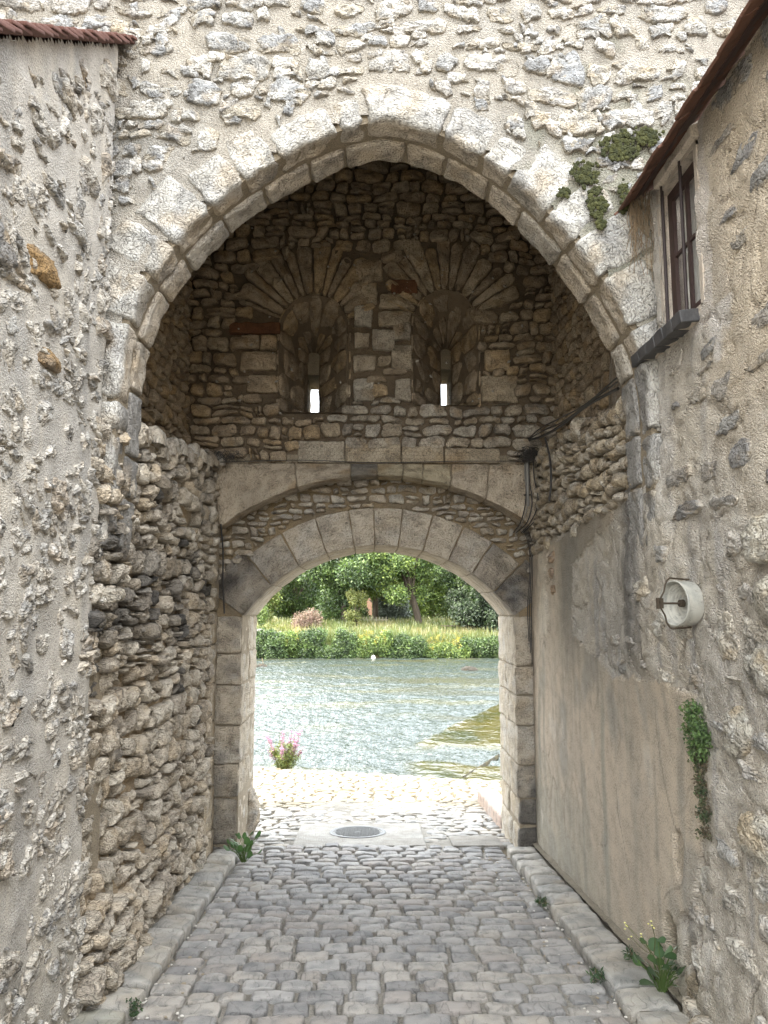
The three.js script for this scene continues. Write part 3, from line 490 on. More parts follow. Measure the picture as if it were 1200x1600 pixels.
// ================================================================== INNER GATE WALL with the low arch and the two arrow slits
const circArch = (x0, x1, y0, rise) => { const hw = (x1 - x0) / 2, r = (hw * hw + rise * rise) / (2 * rise), cx = (x0 + x1) / 2, cy = y0 + rise - r, a = Math.asin(hw / r); return { line: archLine((t) => { const q = lerp(-a, a, t); return [cx + r * Math.sin(q), cy + r * Math.cos(q)]; }, 120), cx, cy, r, a }; };
{
  const g = thing('gate_wall', 'inner gate wall with low round arch, two arrow slits and shadowed rubble above', 'wall', [0, 0, ZS]);
  const GZ = ZG - ZS, BZ = ZB - ZS;                     // plane of the gate piers, plane of the outer face
  const gate = circArch(-1.115, 1.34, 1.525, 0.64), seg = circArch(-1.29, 1.47, 2.3, 0.465);
  const niches = [{ x0: -0.8, x1: -0.17, y0: 3.33, ys: 4.08, yc: 4.42, sx0: -0.6, sx1: -0.485, sy: 4.12, seed: 1 }, { x0: 0.41, x1: 1.0, y0: 3.4, ys: 4.14, yc: 4.48, sx0: 0.735, sx1: 0.835, sy: 4.17, seed: 2 }];
  const outline = (n) => { const p = []; for (let i = 0; i < 8; i++) p.push([n.x0, lerp(n.y0, n.ys, i / 8)]); for (let i = 0; i <= 16; i++) { const a = Math.PI * (1 - i / 16); p.push([lerp(n.x0, n.x1, 0.5 + 0.5 * Math.cos(a)), n.ys + (n.yc - n.ys) * Math.sin(a)]); } for (let i = 1; i <= 8; i++) p.push([n.x1, lerp(n.ys, n.y0, i / 8)]); for (let i = 1; i < 5; i++) p.push([lerp(n.x1, n.x0, i / 5), n.y0]); return p; };
  const backline = (n) => { const p = []; for (let i = 0; i < 8; i++) p.push([n.sx0, lerp(n.y0, n.sy, i / 8)]); for (let i = 0; i <= 16; i++) p.push([lerp(n.sx0, n.sx1, i / 16), n.sy + 0.02 * Math.sin(Math.PI * i / 16)]); for (let i = 1; i <= 8; i++) p.push([n.sx1, lerp(n.sy, n.y0, i / 8)]); for (let i = 1; i < 5; i++) p.push([lerp(n.sx1, n.sx0, i / 5), n.y0]); return p; };
  const DEEP = -0.78;
  // cores
  const g0 = gate.line.offset(0.012), s0 = seg.line.offset(0.015);
  mesh('lower_core', extrude([[-2.2, -1.6], [-2.2, 2.3], [-2.2, 2.95], [2.2, 2.95], [2.2, -1.6], [1.352, -1.6], ...g0.slice().reverse(), [-1.127, -1.6]], BZ, GZ - 0.03), M.core, g);
  mesh('arch_core', extrude([[-1.5, 2.28], [-1.5, 2.95], [1.6, 2.95], [1.6, 2.28], ...s0.slice().reverse()], GZ - 0.03, -0.03), M.core, g);
  const nHoles = niches.map((n) => [[n.x0 - 0.02, n.y0 - 0.03], [n.x1 + 0.02, n.y0 - 0.03], [n.x1 + 0.02, n.ys], [n.x1 - 0.06, n.yc - 0.06], [(n.x0 + n.x1) / 2, n.yc + 0.01], [n.x0 + 0.06, n.yc - 0.06], [n.x0 - 0.02, n.ys]]);
  mesh('upper_core', extrude([[-2.4, 2.95], [2.4, 2.95], [2.4, 6.6], [-2.4, 6.6]], DEEP, -0.06, nHoles), M.core, g);
  mesh('outer_core', extrude([[-2.4, 2.95], [2.4, 2.95], [2.4, 6.6], [-2.4, 6.6]], BZ, DEEP, niches.map((n) => [[n.sx0 - 0.012, n.y0 + 0.2], [n.sx1 + 0.004, n.y0 + 0.2], [n.sx1 + 0.004, n.y0 + 0.58], [n.sx0 - 0.012, n.y0 + 0.58]])), M.core, g);
  // face mortar
  const inNiche = (u, v, e = 0) => niches.some((n) => u > n.x0 - e && u < n.x1 + e && v > n.y0 - e && (v < n.ys || ((u - (n.x0 + n.x1) / 2) / ((n.x1 - n.x0) / 2 + e)) ** 2 + ((v - n.ys) / (n.yc - n.ys + e)) ** 2 < 1));
  mesh('mortar', field(-1.75, 1.85, 2.84, 6.2, 0.04, (u, v) => -0.03 + 0.02 * fbm(u * 5, v * 5, 3, 3), (u, v) => mix3([0.22, 0.165, 0.108], [0.14, 0.104, 0.07], sstep(-0.1, 0.3, fbm(u * 3, v * 3, 2, 3))), (u, v) => !inNiche(u, v)), M.mortar, g);
  mesh('tympanum_mortar', field(-1.4, 1.56, 1.4, 2.9, 0.03, (u, v) => GZ - 0.02 + 0.02 * fbm(u * 6, v * 6, 9, 3), (u, v) => mix3([0.33, 0.25, 0.15], [0.22, 0.175, 0.12], sstep(-0.15, 0.35, fbm(u * 3, v * 3, 5, 3))), (u, v) => Math.hypot(u - gate.cx, v - gate.cy) > gate.r + 0.03 && v > 1.5), M.mortar, g);
  // tympanum rubble between the two arches
  const R = rng(71), tym = [];
  for (const c of courses(R, -1.36, 1.52, 1.52, 2.85, { h: [0.05, 0.1], w: [0.08, 0.22], gap: 0.015, warp: 0.03, split: 0.2 })) {
    const d = Math.hypot(c.x - gate.cx, c.y - gate.cy) - gate.r; if (d < 0.37 || c.y < 1.6) continue;
    if (c.y > seg.cy + Math.sqrt(Math.max(0, seg.r ** 2 - (c.x - seg.cx) ** 2)) + 0.06) continue;
    const seed = tym.length + 8000; tym.push(stone(c.poly, { H: between(R, 0.02, 0.05), sink: 0.05, base: GZ - 0.01, seed, cell: 0.02, amp: 0.009, facets: 5, tilt: 0.25, color: tone(pick(R, innerTones), seed, { lichen: 0.4, grey: 0.4, ochre: 0.3 }) }));
  }
  lay(g, 'rubble_stone', tym, M.stone, 300);
  // gate voussoirs
  const vcuts = [0, 0.13, 0.235, 0.33, 0.42, 0.485, 0.56, 0.64, 0.725, 0.81, 0.9, 1]; const GL = gate.line;
  for (let i = 0; i < vcuts.length - 1; i++) {
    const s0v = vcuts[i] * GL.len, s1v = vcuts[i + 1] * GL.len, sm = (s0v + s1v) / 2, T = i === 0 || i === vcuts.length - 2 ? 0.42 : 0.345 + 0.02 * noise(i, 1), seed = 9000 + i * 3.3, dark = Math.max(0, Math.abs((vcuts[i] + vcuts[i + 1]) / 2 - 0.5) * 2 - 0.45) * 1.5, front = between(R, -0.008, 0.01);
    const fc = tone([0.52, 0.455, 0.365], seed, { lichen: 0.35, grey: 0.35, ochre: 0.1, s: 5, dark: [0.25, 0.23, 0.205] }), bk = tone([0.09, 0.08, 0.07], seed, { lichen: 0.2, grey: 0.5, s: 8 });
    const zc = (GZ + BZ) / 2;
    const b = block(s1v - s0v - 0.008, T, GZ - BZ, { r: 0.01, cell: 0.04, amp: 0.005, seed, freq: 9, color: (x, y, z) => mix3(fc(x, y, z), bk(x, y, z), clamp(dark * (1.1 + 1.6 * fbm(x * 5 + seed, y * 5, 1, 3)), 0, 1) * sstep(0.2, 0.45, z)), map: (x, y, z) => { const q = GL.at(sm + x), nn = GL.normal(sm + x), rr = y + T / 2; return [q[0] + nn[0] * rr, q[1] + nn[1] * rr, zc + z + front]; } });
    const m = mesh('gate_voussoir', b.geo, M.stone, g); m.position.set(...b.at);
  }
  // jambs
  for (const [side, xo, xi] of [[-1, -1.345, -1.12], [1, 1.515, 1.335]]) {
    let y = -0.7, i = 0; const RJ = rng(80 + side);
    while (y < 1.52) {
      let h = between(RJ, 0.24, 0.42); if (1.525 - y - h < 0.15) h = 1.525 - y;
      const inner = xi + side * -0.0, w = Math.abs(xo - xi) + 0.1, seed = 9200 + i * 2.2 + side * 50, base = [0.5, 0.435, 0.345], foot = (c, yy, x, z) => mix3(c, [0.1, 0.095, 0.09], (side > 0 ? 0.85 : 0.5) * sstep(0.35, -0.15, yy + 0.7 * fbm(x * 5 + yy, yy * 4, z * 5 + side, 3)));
      const worn = y < -0.1 ? 0.03 : 0, yc = y + h / 2;
      for (const [z0, z1] of i % 2 ? [[BZ, -0.78], [-0.78, GZ]] : [[BZ, -0.66], [-0.66, GZ]]) {
        const fc = tone(base, seed + z0, { lichen: 0.35, grey: 0.5, ochre: 0.15, s: 6 }), pale = tone([0.5, 0.44, 0.35], seed + z0, { lichen: 0.4, grey: 0.2, ochre: 0.2, s: 6 });
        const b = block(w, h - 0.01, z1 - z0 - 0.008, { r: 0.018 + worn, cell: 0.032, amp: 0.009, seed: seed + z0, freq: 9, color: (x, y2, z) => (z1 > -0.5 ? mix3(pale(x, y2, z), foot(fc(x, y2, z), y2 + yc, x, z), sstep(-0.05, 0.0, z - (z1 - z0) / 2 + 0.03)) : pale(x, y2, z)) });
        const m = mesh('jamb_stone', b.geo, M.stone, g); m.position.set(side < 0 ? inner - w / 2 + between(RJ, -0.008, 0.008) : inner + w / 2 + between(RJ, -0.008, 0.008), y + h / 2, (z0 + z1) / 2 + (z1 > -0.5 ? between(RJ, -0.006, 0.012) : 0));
      }
      y += h; i++;
    }
  }
  // worn guard stone at the foot of the left jamb
  { const b = stone([[-0.12, -0.35], [0.1, -0.34], [0.13, 0], [0.06, 0.3], [-0.1, 0.34]], { H: 0.09, sink: 0.1, seed: 44, cell: 0.025, amp: 0.02, facets: 5, dome: 0.9, color: tone([0.42, 0.36, 0.28], 4, {}), map: (x, y, h) => [-1.13 + h, -0.4 + y, -1.0 + x * 1.2] }); const m = mesh('guard_stone', b.geo, M.stone, g); m.position.set(...b.at); }
  // segmental arch: stones reach up to the level bed below the band
  const SL = seg.line, scuts = [0, 0.255, 0.42, 0.5, 0.575, 0.635, 0.72, 0.835, 1];
  for (let i = 0; i < scuts.length - 1; i++) {
    const a = scuts[i] * SL.len, b2 = scuts[i + 1] * SL.len, sm = (a + b2) / 2, seed = 9500 + i * 2.7, D = -GZ;
    const c = i === 2 ? [0.25, 0.23, 0.2] : i > 2 && i < 6 ? [0.52, 0.45, 0.32] : [0.5, 0.425, 0.33];
    const fc = caveTone(c, seed, { s: 6, white: [0.5, 0.44, 0.35] });
    const T = 0.3, b = block(b2 - a - 0.008, T, D - 0.01, { r: 0.012, cell: 0.035, amp: 0.006, seed, freq: 9, color: fc, map: (x, y, z) => { const q = SL.at(sm + x), nn = SL.normal(sm + x), t = (y + T / 2) / T, top = 2.865, x1 = q[0] + nn[0] * 0.25 * (top - q[1]); return [lerp(q[0], x1, t), lerp(q[1], top, t), GZ / 2 + z]; } });
    const m = mesh('segmental_voussoir', b.geo, M.stone, g); m.position.set(...b.at);
  }
  // smooth band of slabs over the arch
  { let x = -0.62; [0.42, 0.5, 0.38, 0.5].forEach((w, i) => { const h = 0.19 - 0.02 * i, seed = 9700 + i, b = block(w - 0.01, h, 0.3, { r: 0.012, cell: 0.04, amp: 0.006, seed, color: caveTone(i ? [0.48, 0.4, 0.29] : [0.49, 0.43, 0.34], seed, { s: 5, grey: 0.2 }) }); const m = mesh('band_slab', b.geo, M.stone, g); m.position.set(x + w / 2, 2.875 + h / 2, -0.145 + 0.004 * i); x += w; }); }
  // rubble of the upper face
  const RU = rng(91), up = [], fan = (u, v) => niches.some((n) => { const cx = (n.x0 + n.x1) / 2, d = Math.hypot(u - cx, v - n.ys), an = Math.atan2(v - n.ys, u - cx); const side = Math.cos(an) * Math.sign(0.11 - cx); return an > 0.3 && an < Math.PI - 0.3 && d < Math.min(0.78, side > 0.2 ? Math.max(0.5, 0.54 / side) : 9); });
  const squares = [[-0.13, 3.43, 0.19, 0.22], [0.24, 3.43, 0.16, 0.22], [0.03, 3.9, 0.22, 0.2], [0.2, 3.72, 0.2, 0.24], [-0.14, 3.7, 0.22, 0.17], [-0.13, 3.92, 0.14, 0.15], [0.22, 4.0, 0.18, 0.17], [-0.13, 4.12, 0.18, 0.2], [0.09, 4.12, 0.3, 0.15], [0.1, 4.3, 0.3, 0.14], [-0.17, 4.35, 0.26, 0.19], [-0.14, 4.56, 0.27, 0.2], [1.02, 3.42, 0.34, 0.26], [1.05, 3.72, 0.24, 0.2], [-1.08, 3.5, 0.27, 0.18], [-1.15, 3.7, 0.34, 0.18], [-1.14, 3.9, 0.17, 0.14], [-0.97, 3.9, 0.16, 0.14]];
  for (const [x, y, w, h] of squares) { const seed = up.length + 9900, e = 0.006, J = () => (RU() - 0.5) * 0.02; const Q = [[x + e + J(), y + e + J()], [x + w - e + J(), y + e + J()], [x + w - e + J(), y + h - e + J()], [x + e + J(), y + h - e + J()]], sq = []; for (let i = 0; i < 4; i++) for (const f of [0, 0.12, 0.5, 0.88]) sq.push([lerp(Q[i][0], Q[(i + 1) % 4][0], f), lerp(Q[i][1], Q[(i + 1) % 4][1], f)]); up.push(stone(sq, { H: 0.022, sink: 0.05, seed, cell: 0.024, amp: 0.006, facets: 2, ragged: 0.012, tilt: 0.08, dome: 0.35, color: caveTone(x > -0.3 && x < 0.45 && y < 4.2 ? pick(RU, innerTones) : pick(RU, caveTones), seed, { s: 7 }) })); }
  const inSq = (u, v) => squares.some(([x, y, w, h]) => u > x - 0.012 && u < x + w + 0.012 && v > y - 0.012 && v < y + h + 0.012);
  for (const c of courses(RU, -1.7, 1.8, 2.88, 6.1, { h: [0.065, 0.13], w: [0.09, 0.27], gap: 0.014, warp: 0.04, split: 0.22, jit: 0.012 })) {
    if (inNiche(c.x, c.y, 0.03) || fan(c.x, c.y) || inSq(c.x, c.y)) continue;
    if (c.x > -0.66 && c.x < 1.2 && c.y < 3.045) continue;
    if (c.x > -1.25 && c.x < -0.78 && c.y > 4.03 && c.y < 4.17) continue;
    const seed = up.length + 10000; const warm = c.y < 3.45;
    up.push(stone(c.poly, { H: between(RU, 0.016, 0.045), sink: 0.05, seed, cell: 0.022, amp: 0.009, ragged: 0.014, facets: 5, tilt: 0.2, color: caveTone(pick(RU, warm && c.x > -0.3 ? innerTones : caveTones), seed) }));
  }
  // fans of radiating stones over the niches
  for (const n of niches) {
    const cx = (n.x0 + n.x1) / 2, hw = (n.x1 - n.x0) / 2, RF = rng(95 + n.seed);
    for (let a = 0.34; a < Math.PI - 0.36;) {
      const da = between(RF, 0.13, 0.25), seed = up.length + 11000, a1 = Math.min(a + da, Math.PI - 0.34), side = Math.cos((a + a1) / 2) * Math.sign(0.11 - cx), r1 = Math.min(between(RF, 0.74, 0.88), side > 0.2 ? Math.max(0.5, 0.56 / side) : 9);
      const pt = (an, k) => { const ex = hw + 0.015, ey = n.yc - n.ys + 0.015; const x0 = cx + ex * Math.cos(an), y0 = n.ys + ey * Math.sin(an); const l = k * (r1 - 0.34); return [x0 + Math.cos(an) * l, y0 + Math.sin(an) * l]; };
      const e = 0.012; up.push(stone([pt(a + e * 1.6, 0), pt(a1 - e * 1.6, 0), pt(a1 - e, 0.5), pt(a1 - e, 1), pt(a + e, 1), pt(a + e, 0.5)], { H: between(RF, 0.015, 0.04), sink: 0.05, seed, cell: 0.022, amp: 0.007, ragged: 0.01, facets: 3, tilt: 0.12, color: caveTone(pick(RF, caveTones), seed) })); a = a1;
    }
  }
  lay(g, 'wall_stone', up, M.stone, 300, (a) => -a[1]);
  // timber left in the wall, and the putlog hole
  for (const [x, y, w, h] of [[-1.02, 4.1, 0.46, 0.1], [0.33, 4.5, 0.24, 0.13]]) { const b = block(w, h, 0.16, { r: 0.012, cell: 0.03, amp: 0.008, seed: x * 9 }); const m = mesh('timber', b.geo, M.wood, g); m.position.set(x, y, -0.055); }
  // splayed niches
  niches.forEach((n, ni) => {
    const A = outline(n), B = backline(n), N = A.length, arcs = [0]; for (let i = 0; i < N; i++) { const q = A[(i + 1) % N]; arcs.push(arcs[i] + Math.hypot(q[0] - A[i][0], q[1] - A[i][1])); }
    const L = arcs[N], P = (s, t) => { s = ((s % L) + L) % L; let i = 0; while (arcs[i + 1] < s) i++; const f = (s - arcs[i]) / (arcs[i + 1] - arcs[i]), a = A[i], b = A[(i + 1) % N], c = B[i], d = B[(i + 1) % N]; return [lerp(lerp(a[0], b[0], f), lerp(c[0], d[0], f), t), lerp(lerp(a[1], b[1], f), lerp(c[1], d[1], f), t), DEEP * t]; };
    const nrm = (s, t) => { const a = P(s - 0.02, t), b = P(s + 0.02, t), c = P(s, Math.max(0, t - 0.02)), d = P(s, Math.min(1, t + 0.02)); const v = new THREE.Vector3(b[0] - a[0], b[1] - a[1], b[2] - a[2]).cross(new THREE.Vector3(d[0] - c[0], d[1] - c[1], d[2] - c[2])).normalize(); return v.negate(); };
    const depth = 0.8, map = (u, v, h) => { const q = P(u, clamp(v / depth, 0, 1)), m = nrm(u, clamp(v / depth, 0, 1)); return [q[0] + m.x * h, q[1] + m.y * h, q[2] + m.z * h]; };
    // inward side of the funnel: make h point into the niche
    const mid = [(n.x0 + n.x1) / 2, (n.y0 + n.ys) / 2], q0 = map(0.4, 0.2, 0), q1 = map(0.4, 0.2, 0.05), sgn = Math.hypot(q1[0] - mid[0], q1[1] - mid[1]) < Math.hypot(q0[0] - mid[0], q0[1] - mid[1]) ? 1 : -1;
    const mp = (u, v, h) => map(u, v, h * sgn);
    mesh('niche_mortar', field(0, L, 0, depth, 0.05, (u, v) => 0.008 * fbm(u * 9, v * 9, 3, 2), () => [0.3, 0.23, 0.155], null, mp), M.mortar, g);
    const RN = rng(100 + ni), st = [];
    for (let s = 0.01; s < L - (n.x1 - n.x0) - 0.05;) {
      const ds = between(RN, 0.12, 0.24), cut = between(RN, 0.3, 0.52), s1 = s + ds;
      for (const [v0, v1] of RN() < 0.8 ? [[0, cut], [cut, depth]] : [[0, depth]]) { const seed = st.length + 12000 + ni * 100, e = 0.008, J = () => (RN() - 0.5) * 0.015; st.push(stone([[s + e + J(), v0 + e], [s1 - e + J(), v0 + e], [s1 - e + J(), v1 - e], [s + e + J(), v1 - e]], { H: between(RN, 0.012, 0.028), sink: 0.02, seed, cell: 0.03, amp: 0.006, facets: 3, tilt: 0.06, color: caveTone(pick(RN, caveTones), seed), map: mp })); }
      s = s1;
    }
    lay(g, 'niche_stone', st, M.stone, 120);
    // the slit through the outer half of the wall, its head sloping down outwards
    const x0 = n.sx0, x1 = n.sx1, z0 = DEEP, z1 = BZ - 0.02, yt0 = n.sy, yt1 = n.y0 + 0.56, yb0 = n.y0, yb1 = n.y0 + 0.21;
    const quad = (a, b, c, d) => { const nn = 10, pos = [], uv = [], idx = [], col = []; for (let j = 0; j <= nn; j++) for (let i = 0; i <= nn; i++) { const s = i / nn, t = j / nn; for (let k = 0; k < 3; k++) pos.push(lerp(lerp(a[k], b[k], s), lerp(d[k], c[k], s), t) + (i % nn && j % nn ? 0.012 * noise(s * 5, t * 5, k + ni * 3) : 0)); uv.push(s * 0.3, t * 0.5); col.push(0.4, 0.33, 0.23); } for (let j = 0; j < nn; j++) for (let i = 0; i < nn; i++) { const p = j * (nn + 1) + i; idx.push(p, p + 1, p + nn + 2, p, p + nn + 2, p + nn + 1); } return geom(pos, idx, uv, col); };
    mesh('slit_reveal', mergeGeometries([quad([x0, yb0, z0], [x0, yb1, z1], [x0, yt1, z1], [x0, yt0, z0]), quad([x1, yb0, z0], [x1, yb1, z1], [x1, yt1, z1], [x1, yt0, z0]), quad([x0, yt0, z0], [x0, yt1, z1], [x1, yt1, z1], [x1, yt0, z0]), quad([x0, yb0, z0], [x0, yb1, z1], [x1, yb1, z1], [x1, yb0, z0])]), M.stone, g);
  });
  // parapet beyond sight, carrying the wall up behind the vault
  mesh('parapet', boxAt(4.6, 0.5, 1.2, 0, 6.62 + 0.25, -0.62), M.core, g);
}
// ------------------------------------------------------------------ vault closing the passage
{
  const v = thing('passage_vault', 'dark stone vault closing the passage overhead, behind the pointed arch', 'vault', [0.05, 4.6, -5.4]);
  const pts = [], o = []; for (let i = 0; i <= 24; i++) { const a = Math.PI * i / 24; pts.push([-1.75 * Math.cos(a), 1.15 * Math.sin(a)]); } for (let i = 24; i >= 0; i--) { const a = Math.PI * i / 24; o.push([-2.3 * Math.cos(a), 1.45 * Math.sin(a)]); }
  mesh('vault_shell', extrude([...pts, ...o], -1.3, 1.2), M.core, v);
  const roof = thing('gate_roof', 'flat stone roof slab of the gate tower out of sight above', 'roof', [0, 6.6, -5.9]); mesh('roof_slab', boxAt(8, 0.3, 4.1, 0, 0.16, 0), M.core, roof);
}

// ================================================================== OLD HOUSE ON THE RIGHT: patched render, barred window, tiled eave
const smoothPoly = [[-0.2, -0.85], [-0.2, 2.02], [0.75, 2.1], [2.5, 2.26], [2.3, 2.12], [1.45, 1.93], [1.38, 1.42], [1.85, 1.3], [2.28, 1.19], [2.57, 1.2], [3.2, 1.24], [3.45, 1.2], [3.5, 0.63], [3.36, 0.3], [3.02, 0.0], [2.92, -0.85]];
{
  const g = thing('old_house', 'old house on the right with patched stained render, a small barred window and tiled eave', 'house', [1.5, 0, -7], -Math.PI / 2);
  const warpIn = (u, v) => inPoly(u + 0.05 * fbm(u * 5, v * 5, 3, 3), v + 0.06 * fbm(u * 5, v * 5, 13, 3), smoothPoly);
  const win = (u, v, e = 0) => u > 3.29 - e && u < 3.71 + e && v > 2.96 - e && v < 3.71 + e;
  const hole = (u, v, cu, cv, ru, rv) => sstep(1.15, 0.75, Math.hypot((u - cu) / ru, (v - cv) / rv) + 0.4 * fbm(u * 8, v * 8, 4, 3));
  const holes = (u, v) => (1 + 0.8 * fbm(u * 14, v * 14, 5, 3)) * (0.02 * hole(u, v, 3.2, 0.45, 0.06, 0.12) + 0.05 * hole(u, v, 3.04, -0.02, 0.07, 0.12) + 0.03 * hole(u, v, 3.3, -0.02, 0.08, 0.14));
  const crack = (u, v) => sstep(0.018, 0.005, Math.abs(fbm(u * 2.1, v * 1.5, 22, 3))) * sstep(-0.15, 0.15, noise(u * 2.3, v * 2.3, 40));
  const h = (u, v) => {
    const s = warpIn(u, v), near = sstep(3.0, 3.7, u);
    let k = s ? 0.004 * fbm(u * 7, v * 3, 2, 3) + 0.012 * fbm(u * 1.5, v * 1.5, 8, 2) + 0.014 + 0.02 * sstep(0.16, 0.13, Math.abs(u - 0.52) + 0.2 * fbm(u * 6, v * 6, 6, 3)) * sstep(1.33, 1.38, v + 0.05 * fbm(u * 9, v * 3, 2, 2)) : 0.032 * fbm(u * 2.6, v * 2.6, 12, 3) + 0.022 * fbm(u * 9, v * 9, 15, 3) * (1 - 0.4 * near * sstep(1.8, 2.4, v)) - 0.012 * sstep(0.06, 0.0, Math.abs(fbm(u * 4, v * 4, 33, 2)));
    k -= holes(u, v); k -= 0.012 * crack(u, v) * (s ? 0.12 : 1);
    k += 0.05 * sstep(0.35, 0.0, Math.abs(u - 2.96) - 0.19) * sstep(2.5, 1.7, v) * sstep(0.9, 1.5, v);           // swells to meet the arch limb
    k += 0.09 * sstep(0.5, -0.5, v) * sstep(3.0, 3.8, u);                                                        // bellied foot
    return k;
  };
  const col = (u, v) => {
    const s = warpIn(u, v), a = fbm(u * 1.4, v * 1.1, 1, 4), b = fbm(u * 5, v * 4, 6, 4), st = fbm(u * 9, v * 0.9, 9, 4), st2 = fbm(u * 3.2, v * 0.5, 19, 3);
    let c;
    if (s) {
      c = mix3([0.64, 0.545, 0.43], [0.55, 0.475, 0.38], sstep(-0.2, 0.35, a));
      c = mix3(c, [0.33, 0.305, 0.26], 0.6 * sstep(0.0, 0.4, st) * sstep(-0.3, 0.5, st2 + 0.25));
      c = mix3(c, [0.64, 0.54, 0.42], 0.7 * sstep(0.04, 0.3, b)); c = mix3(c, [0.4, 0.375, 0.33], 0.7 * sstep(0.05, 0.3, fbm(u * 2.4, v * 1.3, 27, 4))); c = mix3(c, [0.31, 0.31, 0.265], 0.6 * sstep(0.12, 0.35, fbm(u * 6, v * 0.45, 37, 3)) * sstep(1.5, 0.8, v));
      c = mix3(c, [0.72, 0.65, 0.54], 0.85 * sstep(0.16, 0.09, Math.abs(u - 0.52) + 0.35 * b) * sstep(1.3, 1.4, v + 0.1 * b)); c = mix3(c, [0.23, 0.215, 0.185], 0.65 * sstep(0.9, 1.5, v + 0.35 * st) * sstep(0.9, 1.2, u) * sstep(2.6, 2.0, u));
      c = mix3(c, [0.36, 0.345, 0.285], 0.65 * sstep(0.55, -0.2, v + 0.5 * b) * sstep(2.9, 1.2, u)); c = mix3(c, [0.24, 0.22, 0.18], 0.55 * sstep(0.28, 0.0, v + 0.6 - (2.9 - u) * -0.0 - 0.076 * u + 0.25 * b)); c = mix3(c, [0.68, 0.62, 0.53], 0.7 * sstep(0.3, 0.42, fbm(u * 3.4, v * 2.2, 51, 4))); c = mix3(c, [0.2, 0.175, 0.14], 0.6 * sstep(0.011, 0.002, Math.abs(fbm(u * 1.3, v * 1.1, 61, 2))) * sstep(0.0, 0.12, noise(u * 1.7, v * 1.7, 62)));
    } else {
      c = mix3([0.56, 0.505, 0.425], [0.48, 0.445, 0.395], sstep(-0.2, 0.3, a));
      c = mix3(c, [0.64, 0.6, 0.54], 0.75 * sstep(0.0, 0.3, b)); c = mix3(c, [0.35, 0.34, 0.33], 0.65 * sstep(0.02, 0.34, st));
      c = mix3(c, [0.58, 0.48, 0.35], 0.6 * sstep(3.6, 4.0, u + 0.3 * b) * sstep(2.0, 2.6, v + 0.3 * a));
      c = mix3(c, [0.62, 0.585, 0.54], 0.85 * sstep(0.25, 0.1, Math.abs(u - 3.12) + 0.35 * b) * sstep(1.9, 2.4, v));    // limewash beside the arch
      c = mix3(c, [0.63, 0.58, 0.53], 0.95 * (win(u, v, 0.12 + 0.12 * b) && u > 3.55 ? 1 : 0)); if (v < 2.9 && v > 2.65) c = mix3(c, [0.62, 0.58, 0.54], sstep(0.1, 0.04, Math.abs(u - 3.86) + 0.2 * b));
      c = mix3(c, [0.15, 0.145, 0.142], 0.8 * sstep(0.26, 0.06, Math.abs(u - 2.72) + 0.3 * st) * sstep(1.1, 1.5, v) * sstep(2.95, 2.3, v));
    }
    c = mix3(c, [0.2, 0.17, 0.12], 0.7 * clamp(holes(u, v) * 20, 0, 1)); c = mix3(c, [0.16, 0.13, 0.1], (s ? 0.25 : 0.6) * crack(u, v));
    return mix3(c, [0.26, 0.235, 0.17], 0.5 * sstep(0.35, -0.4, v + 0.5 * b) * sstep(2.9, 3.4, u));
  };
  const lo = (u) => 2.1 + 0.06 * u + 0.07 * noise(u * 4, 1, 5);
  mesh('render_coat', field(0.02, 5.5, -0.8, 3.8, 0.0145, h, col, (u, v) => !win(u, v) && (u > 3.17 || v < (u > 2.75 ? 2.35 : lo(u)))), M.mortar, g);
  mesh('render_coat', field(5.5, 11.9, -0.8, 3.8, 0.1, h, col), M.mortar, g);
  // stones that show through the render
  const R = rng(201), list = [];
  for (const c of courses(R, 2.45, 5.4, -0.5, 3.75, { h: [0.13, 0.25], w: [0.16, 0.46], gap: 0.03, warp: 0.06, split: 0.15, jit: 0.03 })) {
    if (c.y > 1.95 && c.x > 3.2 && c.w < 0.21) continue;
    if (warpIn(c.x, c.y) || win(c.x, c.y, 0.14) || (c.x < 3.2 && c.y > 1.7) || R() < (c.x < 3.3 ? 0.35 : 0.25)) continue;
    const k = between(R, 0.6, 1.0), seed = list.length + 13000, flat = c.y > 1.95 && c.x > 3.2; let mx = 0, my = 0; for (const q of c.poly) { mx += q[0] / 6; my += q[1] / 6; }
    const poly = c.poly.map(([x, y]) => [mx + (x - mx) * k, my + (y - my) * k * (flat ? 0.7 : 0.9)]);
    const base = flat ? pick(R, [[0.3, 0.295, 0.285], [0.36, 0.335, 0.3], [0.27, 0.265, 0.262], [0.4, 0.365, 0.31]]) : pick(R, [[0.53, 0.49, 0.42], [0.45, 0.42, 0.38], [0.58, 0.55, 0.49], [0.4, 0.39, 0.37]]);
    list.push(stone(poly, { H: flat ? between(R, 0.003, 0.01) : between(R, 0.003, 0.015), sink: 0.03, smear: [0.53, 0.475, 0.395], base: h(c.x, c.y), seed, cell: 0.016, amp: flat ? 0.006 : 0.012, ragged: 0.018, facets: flat ? 1 : 2, tilt: flat ? 0.04 : 0.08, dome: flat ? 0.3 : 0.5, color: tone(base, seed, { lichen: flat ? 0.3 : 0.6, grey: 0.5, ochre: 0.3 }) }));
  }
